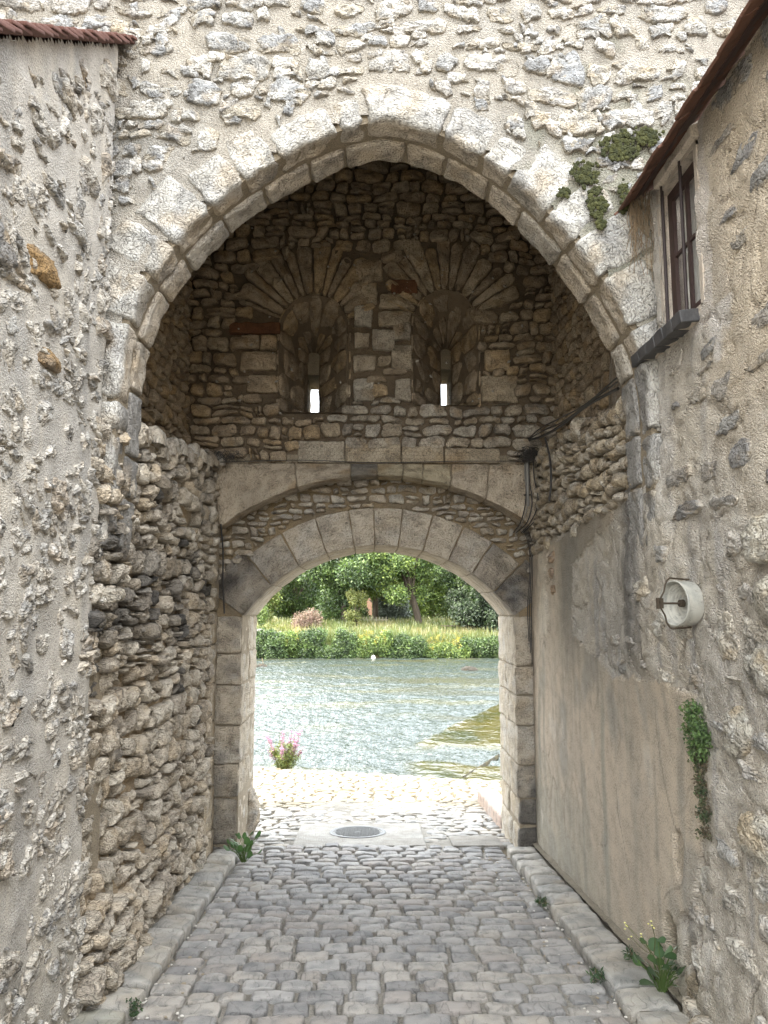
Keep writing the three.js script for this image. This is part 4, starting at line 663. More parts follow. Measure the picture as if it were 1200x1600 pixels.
  for (const [u, v, w, hh, H] of [[4.2, 1.86, 0.34, 0.2, 0.06], [4.24, 1.62, 0.32, 0.22, 0.05], [0.86, 2.0, 0.16, 0.1, 0.02], [0.84, 1.87, 0.12, 0.1, 0.018], [0.88, 1.74, 0.13, 0.09, 0.012], [4.1, 1.36, 0.3, 0.2, 0.05], [3.6, -0.25, 0.34, 0.26, 0.1], [3.38, -0.36, 0.22, 0.16, 0.08], [3.85, 1.1, 0.2, 0.22, 0.04], [3.95, 0.72, 0.26, 0.2, 0.04], [3.28, -0.12, 0.12, 0.2, 0.04], [3.48, 1.1, 0.06, 0.07, 0.03]]) { const seed = list.length + 13900; list.push(stone([[u - w / 2, v - hh / 2], [u + w / 2, v - hh / 2 + 0.02], [u + w / 2, v + hh / 2], [u - w / 2 + 0.02, v + hh / 2 - 0.01]], { H, sink: 0.06, base: h(u, v), seed, amp: 0.012, facets: 5, cell: 0.018, ragged: 0.02, color: tone(u < 1 ? [0.42, 0.3, 0.2] : v < 0 ? [0.33, 0.28, 0.2] : [0.5, 0.47, 0.4], seed, { lichen: 0.6, grey: 0.4, ochre: 0.4 }) })); }
  lay(g, 'stone', list, M.stone, 300);
  // body of the house behind the render
  const body = [];
  const W = (x0, x1, y0, y1, z0, z1) => { const b = new THREE.BoxGeometry(z1 - z0, y1 - y0, x1 - x0); b.translate((z0 + z1) / 2 + 7, (y0 + y1) / 2, 1.5 - (x0 + x1) / 2); body.push(b); };
  W(1.62, 6, -1, 2.85, -3.8, 5); W(1.62, 6, 2.85, 3.66, -3.1, 5); W(2.1, 6, 2.85, 3.66, -3.8, -3.1); W(1.6, 2.4, -1.2, 1.75, -6.95, -3.8);
  mesh('wall_core', mergeGeometries(body), M.core, g);
  // window: reveal, frame, pane, curtain, iron bars
  const box = (w, hh, d, x, y, z) => boxAt(w, hh, d, x, y, z), FW = 0.065;
  mesh('window_reveal', mergeGeometries([box(0.03, 0.79, 0.2, 3.275, 3.335, -0.1), box(0.03, 0.79, 0.2, 3.725, 3.335, -0.1), box(0.48, 0.03, 0.2, 3.5, 2.945, -0.1), box(0.48, 0.03, 0.2, 3.5, 3.725, -0.1)]), M.white, g);
  const fr = mesh('window', mergeGeometries([box(0.055, 0.75, 0.02, 3.318, 3.335, -0.12 + FW), box(0.055, 0.75, 0.02, 3.682, 3.335, -0.12 + FW), box(0.31, 0.055, 0.02, 3.5, 3.683, -0.12 + FW), box(0.31, 0.06, 0.02, 3.5, 2.992, -0.118 + FW), box(0.022, 0.635, 0.016, 3.5, 3.338, -0.122 + FW), box(0.14, 0.016, 0.014, 3.415, 3.36, -0.122 + FW), box(0.14, 0.016, 0.014, 3.585, 3.36, -0.122 + FW)]), M.timber, g);
  mesh('pane', box(0.31, 0.636, 0.004, 3.5, 3.338, -0.13 + FW), M.glass, fr);
  { const cg = field(3.34, 3.66, 3.0, 3.68, 0.01, (u) => -0.1 + 0.01 * Math.sin(u * 130) + 0.004 * Math.sin(u * 37), () => [1, 1, 1]); mesh('curtain', cg, M.curtain, fr); }
  for (const u of [3.335, 3.56]) { const c = new THREE.CylinderGeometry(0.0085, 0.0085, 0.83, 10); c.translate(u, 3.335, 0.0); mesh('window_bar', c, M.iron, g); }
  { const b = block(0.46, 0.11, 0.06, { r: 0.008, cell: 0.04, amp: 0.004, seed: 61 }); const m = mesh('lintel', b.geo, M.white, g); m.position.set(3.53, 3.79, 0.002); }
  for (let i = 0; i < 6; i++) { const b = block(0.103, 0.062, 0.16, { r: 0.006, cell: 0.04, amp: 0.003, seed: 70 + i }); const m = mesh('sill_brick', b.geo, M.brick, g); m.position.set(3.08 + i * 0.11, 2.918 + (i % 2) * 0.003, 0.005); m.rotation.x = 0.12; }
  mesh('sill_joint', box(0.636, 0.05, 0.14, 3.35, 2.914, -0.004), M.white, g);
  // eave
  const roof = mesh('roof', (() => { const b = new THREE.BoxGeometry(8.8, 0.03, 3.6); b.translate(4.4, 0, -1.8); b.rotateX(0.68); b.translate(3.1, 3.745, 0.105); return b; })(), M.timber, g);
  const RT = rng(210);
  for (let row = 0; row < 4; row++) for (let u = 3.05 + (row % 2) * 0.1; u < 6.6; u += 0.196) {
    const b = block(0.192, 0.3, 0.016, { r: 0.005, cell: 0.05, amp: 0.0035, seed: row * 40 + u * 7 }), m = mesh('roof_tile', b.geo, M.tileDark, roof);
    const d = 0.02 - row * 0.13 + between(RT, -0.012, 0.012), a = 0.68 - 0.07;
    m.position.set(u + between(RT, -0.003, 0.003), 3.70 - (d - 0.1) * Math.tan(0.68) * 0.98 + 0.02, d + 0.025); m.rotation.set(a - Math.PI / 2 + 0.0, 0, between(RT, -0.02, 0.02));
  }
}
// ------------------------------------------------------------------ the tall house up the street whose shade falls over the gateway
{
  const g = thing('tall_house', 'tall pale town house behind the left boundary wall, out of the picture', 'house', [-2.4, 0, -3.7]);
  mesh('wall', boxAt(5, 13, 5.6, -2.5, 5.5, 2.8), std({ color: new THREE.Color().setRGB(0.6, 0.56, 0.5) }), g);
  mesh('roof', extrude([[-5.3, 12], [0.2, 12], [-2.5, 13.6]], -0.1, 5.8), M.tile, g);
  for (let i = 0; i < 2; i++) for (let j = 0; j < 3; j++) { const w = mesh('window', boxAt(0.06, 1.4, 0.9, 0.01, 3.2 + j * 2.9, 1.4 + i * 2.6), M.timber, g); mesh('pane', boxAt(0.02, 1.2, 0.7, 0.045, 3.2 + j * 2.9, 1.4 + i * 2.6), M.castIron, w); }
}
// the town wall running on left and right of the gate
for (const [x, w] of [[-9.3, 4.6 * 2], [8.2, 6.2]]) { const g = thing('town_wall', x < 0 ? 'town wall running on to the left of the gate tower' : 'town wall running on to the right of the gate tower', 'wall', [x, -1.4, (ZA + ZB) / 2 - 1.6]); mesh('wall', boxAt(w, 8.0, 1.0, 0, 4.0, 0), M.core, g); }
// ================================================================== GROUND, ROAD, QUAY
const quayEdge = (x) => -12.31 + 0.473 * clamp(x, -6, 4);
function grid(xs, zs, fn, colFn, mask) {
  const pos = [], uv = [], col = [], idx = [], n = xs.length;
  for (const z of zs) for (const x of xs) { const y = fn(x, z); pos.push(x, y, z); uv.push(x, z); col.push(...colFn(x, z, y)); }
  for (let j = 0; j < zs.length - 1; j++) for (let i = 0; i < n - 1; i++) { if (mask && !mask((xs[i] + xs[i + 1]) / 2, (zs[j] + zs[j + 1]) / 2)) continue; const a = j * n + i; idx.push(a, a + n, a + n + 1, a, a + n + 1, a + 1); }
  return geom(pos, idx, uv, col);
}
const span = (a, b, s) => { const o = []; const n = Math.max(1, Math.round((b - a) / s)); for (let i = 0; i <= n; i++) o.push(a + (b - a) * i / n); return o; };
const joinSpans = (...l) => [...new Set(l.flat().map((v) => +v.toFixed(4)))].sort((a, b) => a - b);
const BANK = -42.6;
const bankLine = (x) => BANK + 0.25 * noise(x * 0.5, 1, 4) + 0.12 * noise(x * 1.7, 3, 4);
const landY = (x, z) => {
  if (z > -11.2) return z > 3 ? SLOPE * 3 - 0.08 : roadY(z) - 0.08;
  const e = quayEdge(x); if (z > e + 0.25) return roadY(z) - 0.08;
  const b = bankLine(x), n = 0.12 * fbm(x * 0.3, z * 0.3, 5, 3);
  if (z > b) return lerp(lerp(-1.12, -2.3, sstep(0, -2, z - e)), -1.3, sstep(3, 0, z - b));
  const d = b - z; return lerp(-1.3, -0.5, sstep(0, 0.8, d)) + 0.5 * sstep(0.5, 7, d) + 0.35 * sstep(6, 30, d) + n * sstep(1, 6, d);
};
struct(mesh('ground', grid(joinSpans(span(-420, -40, 60), span(-40, -12, 4), span(-12, 12, 0.5), span(12, 40, 4), span(40, 420, 60)), joinSpans(span(-600, -120, 60), span(-120, -60, 6), span(-60, -42, 0.4), span(-42, -14, 4), span(-14, -9, 0.25), span(-9, 4, 1), span(4, 60, 8), span(60, 400, 80)), landY,
  (x, z) => (z > -12.5 ? [0.4, 0.37, 0.31] : z > BANK - 0.2 ? [0.12, 0.1, 0.05] : mix3([0.12, 0.15, 0.045], [0.26, 0.24, 0.1], sstep(-0.2, 0.3, fbm(x * 0.25, z * 0.25, 2, 3))))), M.mortar));
{
  const tilt = -(Math.PI / 2 + Math.atan(SLOPE)), road = new THREE.Group(); road.name = 'cobbled_road'; road.rotation.x = tilt; scene.add(road); struct(road);
  const crown = (x) => 0.022 * (1 - (x / 1.2) ** 2) + 0.01 * noise(x * 1.3, 2, 7);
  const sag = (x, d) => crown(x) + 0.018 * fbm(x * 1.1, d * 1.1, 6, 2);
  mesh('joint_bed', field(-1.75, 1.9, 0.5, 9.7, 0.025, (x, d) => sag(x, d) - 0.016 + 0.009 * fbm(x * 16, d * 16, 2, 3), (x, d) => mix3(mix3([0.34, 0.315, 0.275], [0.25, 0.23, 0.195], sstep(-0.2, 0.3, fbm(x * 3, d * 3, 4, 3))), [0.4, 0.38, 0.34], 0.7 * sstep(0.2, 0.9, x + 0.3 * fbm(x * 2, d * 2, 3, 3)))), M.mortar, road);
  const R = rng(301), list = [], tones = [[0.29, 0.279, 0.268], [0.33, 0.316, 0.298], [0.235, 0.228, 0.222], [0.37, 0.345, 0.31], [0.31, 0.284, 0.26], [0.345, 0.334, 0.318]];
  for (let d = 2.6, row = 0; d < 7.22; row++) {
    const dd = between(R, 0.118, 0.14) * (d < 3.6 ? 1.06 : 1);
    for (let x = -1.075 - R() * 0.02; x < 1.2;) {
      let w = between(R, 0.13, 0.25); if (1.215 - x - w < 0.08) w = 1.215 - x; if (w < 0.05) break;
      const seed = list.length + 0.37, cx = x + w / 2, cd = d + dd / 2 + 0.012 * noise(cx * 0.9, row * 0.35, 3) + 0.005 * (R() - 0.5), sunk = cx > 0.45 ? 0.007 : 0;
      const b = block(w - between(R, 0.015, 0.026), dd - between(R, 0.02, 0.03), 0.09, { r: between(R, 0.012, 0.02), cell: 0.02, amp: 0.0045, freq: 15, seed, soft: between(R, 0.002, 0.006), skip: '-z', color: tone(pick(R, tones), seed, { lichen: 0.18, grey: 0.3, ochre: 0.06, s: 9, dark: [0.22, 0.215, 0.21], white: [0.48, 0.455, 0.42] }) });
      list.push({ geo: b.geo, at: [cx, cd, sag(cx, cd) - 0.045 + 0.015 - sunk + between(R, -0.005, 0.004)], rx: between(R, -0.05, 0.05), ry: between(R, -0.05, 0.05), rz: between(R, -0.025, 0.025) });
      x += w;
    }
    d += dd;
  }
  list.sort((a, b) => Math.hypot(a.at[0] * 0.8, a.at[1] - 3.4) - Math.hypot(b.at[0] * 0.8, b.at[1] - 3.4));
  const turned = (s) => { const g = s.geo.clone(); const o = new THREE.Object3D(); o.position.set(...s.at); o.rotation.set(s.rx, s.ry, s.rz); o.updateMatrix(); g.applyMatrix4(o.matrix); return g; };
  list.slice(0, 300).forEach((s) => { const m = mesh('cobblestone', s.geo, M.sett, road); m.position.set(...s.at); m.rotation.set(s.rx, s.ry, s.rz); });
  mesh('cobblestone_rest', mergeGeometries(list.slice(300).map(turned)), M.sett, road, true);
  // kerbs
  for (const [x0, x1, name] of [[-1.31, -1.09, 'kerb'], [1.225, 1.455, 'kerb']]) {
    const k = new THREE.Group(); k.name = numbered(name); k.rotation.x = tilt; scene.add(k); struct(k, x0 < 0 ? 'row of worn kerb stones along the left passage wall' : 'row of worn kerb stones along the right plaster wall');
    for (let d = 2.4, i = 0; d < 6.98; i++) {
      let l = between(R, 0.25, 0.37) * (x0 > 0 ? 0.85 : 1); if (6.98 - d - l < 0.15) l = 6.98 - d; const seed = 600 + i + x1 * 40;
      const b = block(x1 - x0 + between(R, -0.02, 0.015), l - 0.016, 0.2, { r: 0.022, cell: 0.026, amp: 0.009, freq: 8, seed, soft: 0.006, skip: '-z', color: tone(mix3(pick(R, [[0.35, 0.33, 0.295], [0.39, 0.365, 0.32], [0.31, 0.3, 0.275]]), [0.28, 0.28, 0.21], d < 3.6 && x0 < 0 ? 0.5 : 0), seed, { lichen: 0.25, grey: 0.35, ochre: 0.12, s: 7, dark: [0.12, 0.12, 0.115] }) });
      const m = mesh('kerb_stone', b.geo, M.sett, k); m.position.set((x0 + x1) / 2 + between(R, -0.008, 0.008), d + l / 2, -0.026 + between(R, -0.008, 0.008)); m.rotation.set(between(R, -0.03, 0.03), between(R, -0.03, 0.03) + (x0 < 0 ? 0.04 : -0.04), between(R, -0.02, 0.02)); d += l;
    }
    mesh('kerb_bed', field(x0 < 0 ? x0 - 0.22 : x0 + 0.03, x0 < 0 ? x1 - 0.03 : x1 + 0.02, 2.2, 7.0, 0.04, (x, d) => 0.042 + 0.02 * fbm(x * 7, d * 7, 3, 3) + (x < 0 ? 1 : 0) * 0.02 * sstep(-1.25, -1.4, x), (x, d) => mix3([0.27, 0.235, 0.18], [0.2, 0.175, 0.135], sstep(-0.2, 0.3, fbm(x * 6, d * 6, 1, 3)))), M.mortar, k);
    if (x0 > 0) mesh('wall_footing', field(1.44, 1.62, 2.2, 7.0, 0.03, (x, d) => 0.09 + 0.025 * fbm(x * 9, d * 9, 6, 3) + 0.1 * (x - 1.44), () => [0.27, 0.235, 0.18]), M.mortar, k);
  }
  // grit and pale chips gathered along the kerbs
  const chips = []; for (let i = 0; i < 420; i++) { const side = R() < 0.55 ? -1 : 1, x = side < 0 ? -1.075 + (R() ** 2) * 0.25 : 1.215 - (R() ** 2) * 0.22, d = between(R, 3, 7), s = between(R, 0.003, 0.0095) * (R() < 0.08 ? 1.6 : 1); const b = new THREE.IcosahedronGeometry(s, 0); b.scale(1.3, 1, 0.6); b.rotateZ(R() * 6); b.translate(x, d, sag(x, d) + 0.001 + s * 0.3); const c = R() < 0.6 ? [0.6, 0.57, 0.52] : [0.3, 0.25, 0.18]; b.setAttribute('color', new THREE.Float32BufferAttribute(Array.from({ length: b.attributes.position.count }, () => c).flat(), 3)); chips.push(b); }
  const ch = mesh('stone_chips', mergeGeometries(chips), std({ vertexColors: true }), null); ch.rotation.x = tilt; ch.userData = { kind: 'stuff', label: 'pale stone chips and grit gathered along the two kerbs', category: 'grit' };
  // concrete apron with the manhole cover, pale flagstone beside it
  const slab = (name, x0, x1, d0, d1, label, c, seed) => { const b = block(x1 - x0, d1 - d0, 0.1, { r: 0.008, cell: 0.05, amp: 0.003, seed, skip: '-z', color: tone(c, seed, { lichen: 0.3, grey: 0.25, ochre: 0.05, s: 4 }) }); const m = mesh(name, b.geo, M.mortar, null); m.rotation.x = tilt; const a = Math.atan(SLOPE), dm = (d0 + d1) / 2, z = -dm * Math.cos(a), y = -dm * Math.sin(a); m.position.set((x0 + x1) / 2, y - 0.024, z); struct(m, label); };
  slab('concrete_slab', -0.67, 0.54, 7.26, 8.28, 'pale concrete slab around the manhole cover', [0.4, 0.38, 0.345], 71);
  slab('threshold_slab', 0.78, 1.24, 7.24, 7.66, 'pale flagstone beside the right gate jamb', [0.36, 0.34, 0.31], 72);
  const mh = thing('manhole_cover', 'round cast iron manhole cover with raised tread, set in the concrete slab', 'manhole cover', [-0.085, roadY(-7.82) + 0.026, -7.82]); mh.rotation.x = tilt;
  const ringG = new THREE.LatheGeometry([[0.236, -0.03], [0.236, 0.004], [0.242, 0.008], [0.272, 0.008], [0.276, 0.003], [0.276, -0.03]].map((p) => new THREE.Vector2(...p)), 56); ringG.rotateX(Math.PI / 2); mesh('frame', ringG, M.castIron, mh);
  const disc = new THREE.CylinderGeometry(0.232, 0.232, 0.03, 56); disc.rotateX(Math.PI / 2); disc.translate(0, 0, -0.014); mesh('cover', disc, M.castIron, mh);
  const studs = []; for (let i = -9; i <= 9; i++) for (let j = -9; j <= 9; j++) { const x = i * 0.0235 + (j % 2) * 0.011, y = j * 0.0235; if (Math.hypot(x, y) > 0.213 || (Math.abs(x) < 0.03 && Math.abs(y) < 0.018)) continue; studs.push(boxAt(0.016, 0.011, 0.008, x, y, 0.003, 0, 0, (i + j) % 2 ? 0.78 : -0.78)); } mesh('tread', mergeGeometries(studs), M.castIron, mh, true);
  mesh('lifting_plate', boxAt(0.045, 0.024, 0.006, 0, 0, 0.002), M.castIron, mh);
  // setts and paving from the gate to the water
  const quay = new THREE.Group(); quay.name = 'quay'; quay.rotation.x = tilt; scene.add(quay); struct(quay);
  const edge = (x) => 12.31 - 0.473 * clamp(x, -6, 4);
  const inSlab = (x, d) => (x > -0.7 && x < 0.57 && d > 7.22 && d < 8.3) || (x > 0.75 && x < 1.27 && d < 7.69);
  mesh('joint_bed', field(-6.4, 4.2, 7.0, 15.4, 0.07, (x, d) => -0.012 + 0.006 * fbm(x * 12, d * 12, 2, 2) - 0.5 * sstep(0, 0.3, d - edge(x)), (x, d) => mix3([0.2, 0.165, 0.11], [0.14, 0.12, 0.085], sstep(-0.2, 0.3, fbm(x * 3, d * 3, 4, 3))), (x, d) => d < edge(x) + 0.3 && (d > 9.4 || Math.abs(x) < 1.9)), M.mortar, quay);
  const ps = []; const RQ = rng(320);
  for (const c of courses(RQ, -6, 4, 7.2, 15.2, { h: [0.11, 0.17], w: [0.14, 0.32], gap: 0.018, warp: 0.05, split: 0.12, jit: 0.012, ws: 1.2 })) {
    if (inSlab(c.x, c.y) || c.y > edge(c.x) - 0.05 || (c.y < 8.2 && (c.x < -1.3 || c.x > 1.5))) continue;
    const seed = ps.length + 15000, far = c.y > 9.3;
    ps.push(stone(c.poly, { H: between(RQ, 0.008, 0.02), sink: 0.03, round: 1, seed, cell: far ? 0.05 : 0.028, amp: 0.003, ragged: 0.008, facets: 1, dome: 0.5, tilt: 0.05, color: tone(far ? pick(RQ, [[0.29, 0.245, 0.165], [0.33, 0.275, 0.185], [0.255, 0.22, 0.155]]) : pick(RQ, [[0.33, 0.31, 0.275], [0.37, 0.335, 0.29], [0.29, 0.275, 0.25]]), seed, { lichen: 0.2, grey: 0.25, ochre: 0.15, s: 5, gold: [0.46, 0.36, 0.2] }) }));
  }
  lay(quay, 'paving_stone', ps, M.sett, 300, (a) => -a[1] - Math.abs(a[0]) * 0.8);
  const kb = block(0.24, 1.7, 0.3, { r: 0.03, cell: 0.05, amp: 0.012, seed: 91, freq: 5, color: tone([0.36, 0.27, 0.215], 3, { lichen: 0.25, grey: 0.2, ochre: 0.1, s: 4 }) }); const kbm = mesh('stone_block', kb.geo, M.sett, null); kbm.rotation.x = tilt; kbm.position.set(1.46, roadY(-8.85) + 0.0, -8.85); kbm.userData = { label: 'long low pinkish stone block on the ground just outside the right gate jamb', category: 'stone block' };
}
// ================================================================== RIVER
{
  const weir = (x, z) => { // how far a point lies on the shallow side of the sill that crosses the stream
    const ax = 0.75, az = -15.2, bx = 3.56, bz = -21.65, dx = bx - ax, dz = bz - az, L = Math.hypot(dx, dz); return ((x - ax) * -dz + (z - az) * dx) / L; };
  const shallow = (x, z) => Math.max(sstep(-0.08, 0.08, weir(x, z) + 0.1 * noise(x * 1.5, z * 1.5, 4)) * sstep(-26, -21, z) * sstep(-15.2, -15.9, z + 0.35 * noise(x * 2, z, 3)), 0.9 * sstep(-14.3, -13.8, z - 0.25 * x + 0.3 + 0.4 * noise(x * 1.3, z * 2, 6)) * sstep(0.5, 1.1, x));
  const calm = (x, z) => Math.max(0.8 * shallow(x, z), 0.7 * sstep(1.2, 0.5, Math.hypot((x - 3.2) / 3.2, (z + 29.5) / 1.5) + 0.5 * fbm(x * 0.8, z * 0.8, 2, 3)), 0.55 * sstep(0.08, 0.4, fbm(x * 0.16, z * 0.5, 8, 3)));
  const wave = (x, z) => {
    const c = calm(x, z), k = 1 - c, s = shallow(x, z);
    const flow = x * 0.85 + z * 0.5, cross = -x * 0.5 + z * 0.85;
    return WATER + k * (0.045 * noise(flow * 1.5, cross * 2.4, 1) + 0.036 * noise(flow * 3.4, cross * 5.2, 2) + 0.02 * noise(flow * 7, cross * 10, 3)) + 0.006 * noise(x * 5, z * 3, 9) + 0.03 * s + 0.045 * Math.exp(-((weir(x, z) / 0.14) ** 2)) * sstep(-25, -21, z) * sstep(-14.4, -15.4, z) * (0.6 + 0.6 * noise(x * 4, z * 4, 6));
  };
  const col = (x, z) => { const s = shallow(x, z), b = fbm(x * 1.2, z * 0.8, 3, 4); let c = mix3([0.04, 0.05, 0.044], [0.075, 0.07, 0.03], 0.6 * sstep(0.0, 0.4, fbm(x * 0.3, z * 0.6, 5, 3))); c = mix3(c, [0.06, 0.05, 0.016], 0.7 * calm(x, z)); return mix3(c, mix3([0.058, 0.048, 0.009], [0.026, 0.029, 0.008], sstep(-0.2, 0.3, b)), s); };
  const wmat = new THREE.MeshPhysicalMaterial({ roughness: 0.1, ior: 1.33, vertexColors: true, bumpMap: B_ripple, bumpScale: 0.04 });
  const smat = new THREE.MeshPhysicalMaterial({ roughness: 0.12, ior: 1.33, vertexColors: true, bumpMap: B_ripple, bumpScale: 0.009 });
  const water = (mask) => grid(joinSpans(span(-90, -20, 10), span(-20, -8, 0.6), span(-8, 9, 0.065), span(9, 20, 0.6), span(20, 90, 10)), joinSpans(span(BANK - 0.6, -30, 0.1), span(-30, -10.4, 0.06)), wave, col, (x, z) => z < quayEdge(x) + 0.06 && mask(x, z));
  struct(mesh('river', water((x, z) => shallow(x, z) < 0.5), wmat), 'rippled river crossing behind the gate'); struct(mesh('river_shallows', water((x, z) => shallow(x, z) >= 0.5), smat), 'smooth golden green shallows over the old sill at the right');
  // stones breaking the surface
  const R = rng(401);
  for (const [x, z, w, label] of [[4.55, -34.4, 0.42, 'dark flat rock breaking the water far out on the right'], [-4.9, -36.8, 0.3, 'small brown rock with a stick in the water far out on the left']]) {
    const s = stone([[-w, -w * 0.5], [w * 0.9, -w * 0.6], [w, w * 0.4], [-w * 0.7, w * 0.6]], { H: w * 0.4, sink: 0.2, seed: x * 5, cell: w * 0.12, amp: 0.03, facets: 5, dome: 0.7, color: tone([0.045, 0.038, 0.028], 3, { lichen: 0.05, grey: 0.6, dark: [0.04, 0.04, 0.035] }), map: (a, b, h) => [a, h, -b] });
    const t = thing('river_rock', label, 'rock', [x, WATER - 0.03, z]); mesh('rock', s.geo, M.stone, t);
    if (x < 0) mesh('stick', tube([[0.05, 0, 0], [0.02, 0.25, 0.02], [-0.03, 0.42, 0]], 0.012, 10, 5), M.straw, t);
  }
  // the inclined edge of the old ford, dark line at the right
  { const g2 = field(0, 2.1, -0.1, 0.1, 0.04, (u, v) => 0.05 * (1 - (v / 0.1) ** 2) + 0.01 * noise(u * 5, v * 9), (u) => mix3([0.03, 0.027, 0.012], [0.06, 0.05, 0.018], sstep(-0.2, 0.2, noise(u * 5, 1))), null, (u, v, h) => [1.55 + u * 0.43, WATER + h - 0.012, -12.75 - u * 0.9 + v]); const m = mesh('ford_kerb', g2, M.stone); struct(m, 'dark submerged kerb line of the ford by the right jamb'); }
}
// ================================================================== FAR BANK: bushes, meadow, trees
const leafMat = new THREE.MeshPhysicalMaterial({ color: 0xffffff, roughness: 0.7, transmission: 0.45, thickness: 0, side: THREE.DoubleSide });
function leafClump(n, radius, len, wid, seed, up = 0) {
  const R = rng(seed), pos = [], idx = [];
  for (let i = 0; i < n; i++) {
    const c = new THREE.Vector3(R() * 2 - 1, R() * 2 - 1, R() * 2 - 1).multiplyScalar(radius), d = new THREE.Vector3(R() * 2 - 1, R() * 2 - 1 + up, R() * 2 - 1).normalize(), s = new THREE.Vector3(R() * 2 - 1, R() * 2 - 1, R() * 2 - 1).cross(d).normalize(), nn = new THREE.Vector3().crossVectors(d, s);
    const l = len * between(R, 0.7, 1.3), w = wid * between(R, 0.7, 1.3), k = pos.length / 3, P = (a, b, e) => { const q = c.clone().addScaledVector(d, a).addScaledVector(s, b).addScaledVector(nn, e); pos.push(q.x, q.y, q.z); };
    P(0, 0, 0); P(l * 0.5, w * 0.5, w * 0.18); P(l, 0, -l * 0.08); P(l * 0.5, -w * 0.5, w * 0.18); idx.push(k, k + 1, k + 2, k, k + 2, k + 3);
  }
  return geom(pos, idx, new Array(pos.length / 3 * 2).fill(0), null);
}
const CL = { tree: leafClump(16, 0.3, 0.17, 0.11, 1), fine: leafClump(22, 0.2, 0.1, 0.05, 2), bush: leafClump(18, 0.17, 0.12, 0.07, 3, 0.4), flower: leafClump(10, 0.1, 0.05, 0.05, 4), blade: leafClump(10, 0.16, 0.42, 0.02, 5, 2.4) };
function foliage(name, parent, blobs, count, geo, palette, seed, o = {}) {
  const R = rng(seed), m = new THREE.InstancedMesh(geo, leafMat, count), q = new THREE.Quaternion(), e = new THREE.Euler(), c = new THREE.Color(), mat = new THREE.Matrix4(), W = blobs.map((b) => b[3] * b[3]), T = W.reduce((a, b) => a + b, 0);
  for (let i = 0; i < count; i++) {
    let t = R() * T, k = 0; while (t > W[k] && k < blobs.length - 1) { t -= W[k]; k++; }
    const b = blobs[k], d = new THREE.Vector3(R() * 2 - 1, R() * 2 - 1, R() * 2 - 1).normalize(), rr = b[3] * Math.pow(R(), o.inner ?? 0.4), s = between(R, 0.7, 1.3) * (o.scale ?? 1);
    e.set(o.upright ? between(R, -0.3, 0.3) : R() * 6.28, R() * 6.28, o.upright ? between(R, -0.3, 0.3) : R() * 6.28); q.setFromEuler(e);
    mat.compose(new THREE.Vector3(b[0] + d.x * rr, b[1] + d.y * rr * (b[4] ?? 0.8), b[2] + d.z * rr), q, new THREE.Vector3(s, s, s)); m.setMatrixAt(i, mat);
    const p = pick(R, palette), v = between(R, 0.75, 1.25); c.setRGB(p[0] * v, p[1] * v, p[2] * v); m.setColorAt(i, c);
  }
  m.name = name; m.castShadow = m.receiveShadow = true; m.userData.kind = 'stuff'; parent.add(m); return m;
}
const GREEN = { dark: [[0.04, 0.078, 0.02], [0.055, 0.1, 0.026], [0.07, 0.12, 0.028]], mid: [[0.11, 0.18, 0.035], [0.14, 0.215, 0.04], [0.09, 0.16, 0.035]], light: [[0.2, 0.28, 0.05], [0.235, 0.31, 0.055], [0.16, 0.24, 0.048]], yellow: [[0.2, 0.22, 0.04], [0.24, 0.25, 0.05], [0.16, 0.2, 0.045]], grey: [[0.12, 0.15, 0.11], [0.15, 0.18, 0.14]], pink: [[0.3, 0.19, 0.14], [0.34, 0.23, 0.17], [0.22, 0.18, 0.1]] };
const barkMat = std({ color: new THREE.Color().setRGB(0.09, 0.07, 0.05), map: T_lime, bumpMap: B_lime, bumpScale: 0.03 });
function taper(pts, r0, r1, n = 14, rad = 8) { const c = new THREE.CatmullRomCurve3(pts.map((p) => new THREE.Vector3(...p))), g = new THREE.TubeGeometry(c, n, 1, rad, false), p = g.attributes.position; for (let i = 0; i <= n; i++) { const q = c.getPointAt(i / n), r = lerp(r0, r1, i / n); for (let j = 0; j <= rad; j++) { const k = i * (rad + 1) + j; p.setXYZ(k, q.x + (p.getX(k) - q.x) * r, q.y + (p.getY(k) - q.y) * r, q.z + (p.getZ(k) - q.z) * r); } } g.computeVertexNormals(); return g; }
function tree(name, label, x, z, o) {
  const t = thing(name, label, 'tree', [x, landY(x, z) - 0.05, z], 0, o.group), R = rng(o.seed), lean = o.lean ?? 0, H = o.h, cb = o.base ?? H * 0.3, cx = lean;
  const trunk = [taper([[0, 0, 0], [lean * 0.35, cb * 0.6, 0.05], [lean * 0.9, cb * 1.3, 0], [lean, H * 0.8, 0]], o.r ?? 0.25, 0.05)];
  const blobs = [];
  for (let i = 0; i < o.blobs; i++) {
    const a = R() * 6.283, k = R(), y = lerp(cb, H, Math.pow(k, 0.9)), rad = o.w * Math.sqrt(Math.max(0.08, 1 - ((y - (cb + H) / 2) / ((H - cb) / 2 + 0.4)) ** 2)), d = rad * Math.sqrt(R()) * 0.85, b = [cx + Math.cos(a) * d, y, Math.sin(a) * d * 0.9, between(R, 0.16, 0.3) * o.w];
    blobs.push(b); if (i < 9) trunk.push(taper([[lean * 0.8, cb * between(R, 0.8, 1.6), 0], [(b[0] + lean) / 2, (cb + y) / 2 + 0.2, b[2] / 2], [b[0], b[1], b[2]]], (o.r ?? 0.25) * 0.4, 0.02, 8, 5));
  }
  mesh('trunk', mergeGeometries(trunk), barkMat, t);
  foliage('crown', t, blobs, o.n, o.geo ?? CL.tree, o.pal, o.seed + 5, { scale: o.scale });
  return t;
}
const TG = 'trees behind the meadow on the far bank';
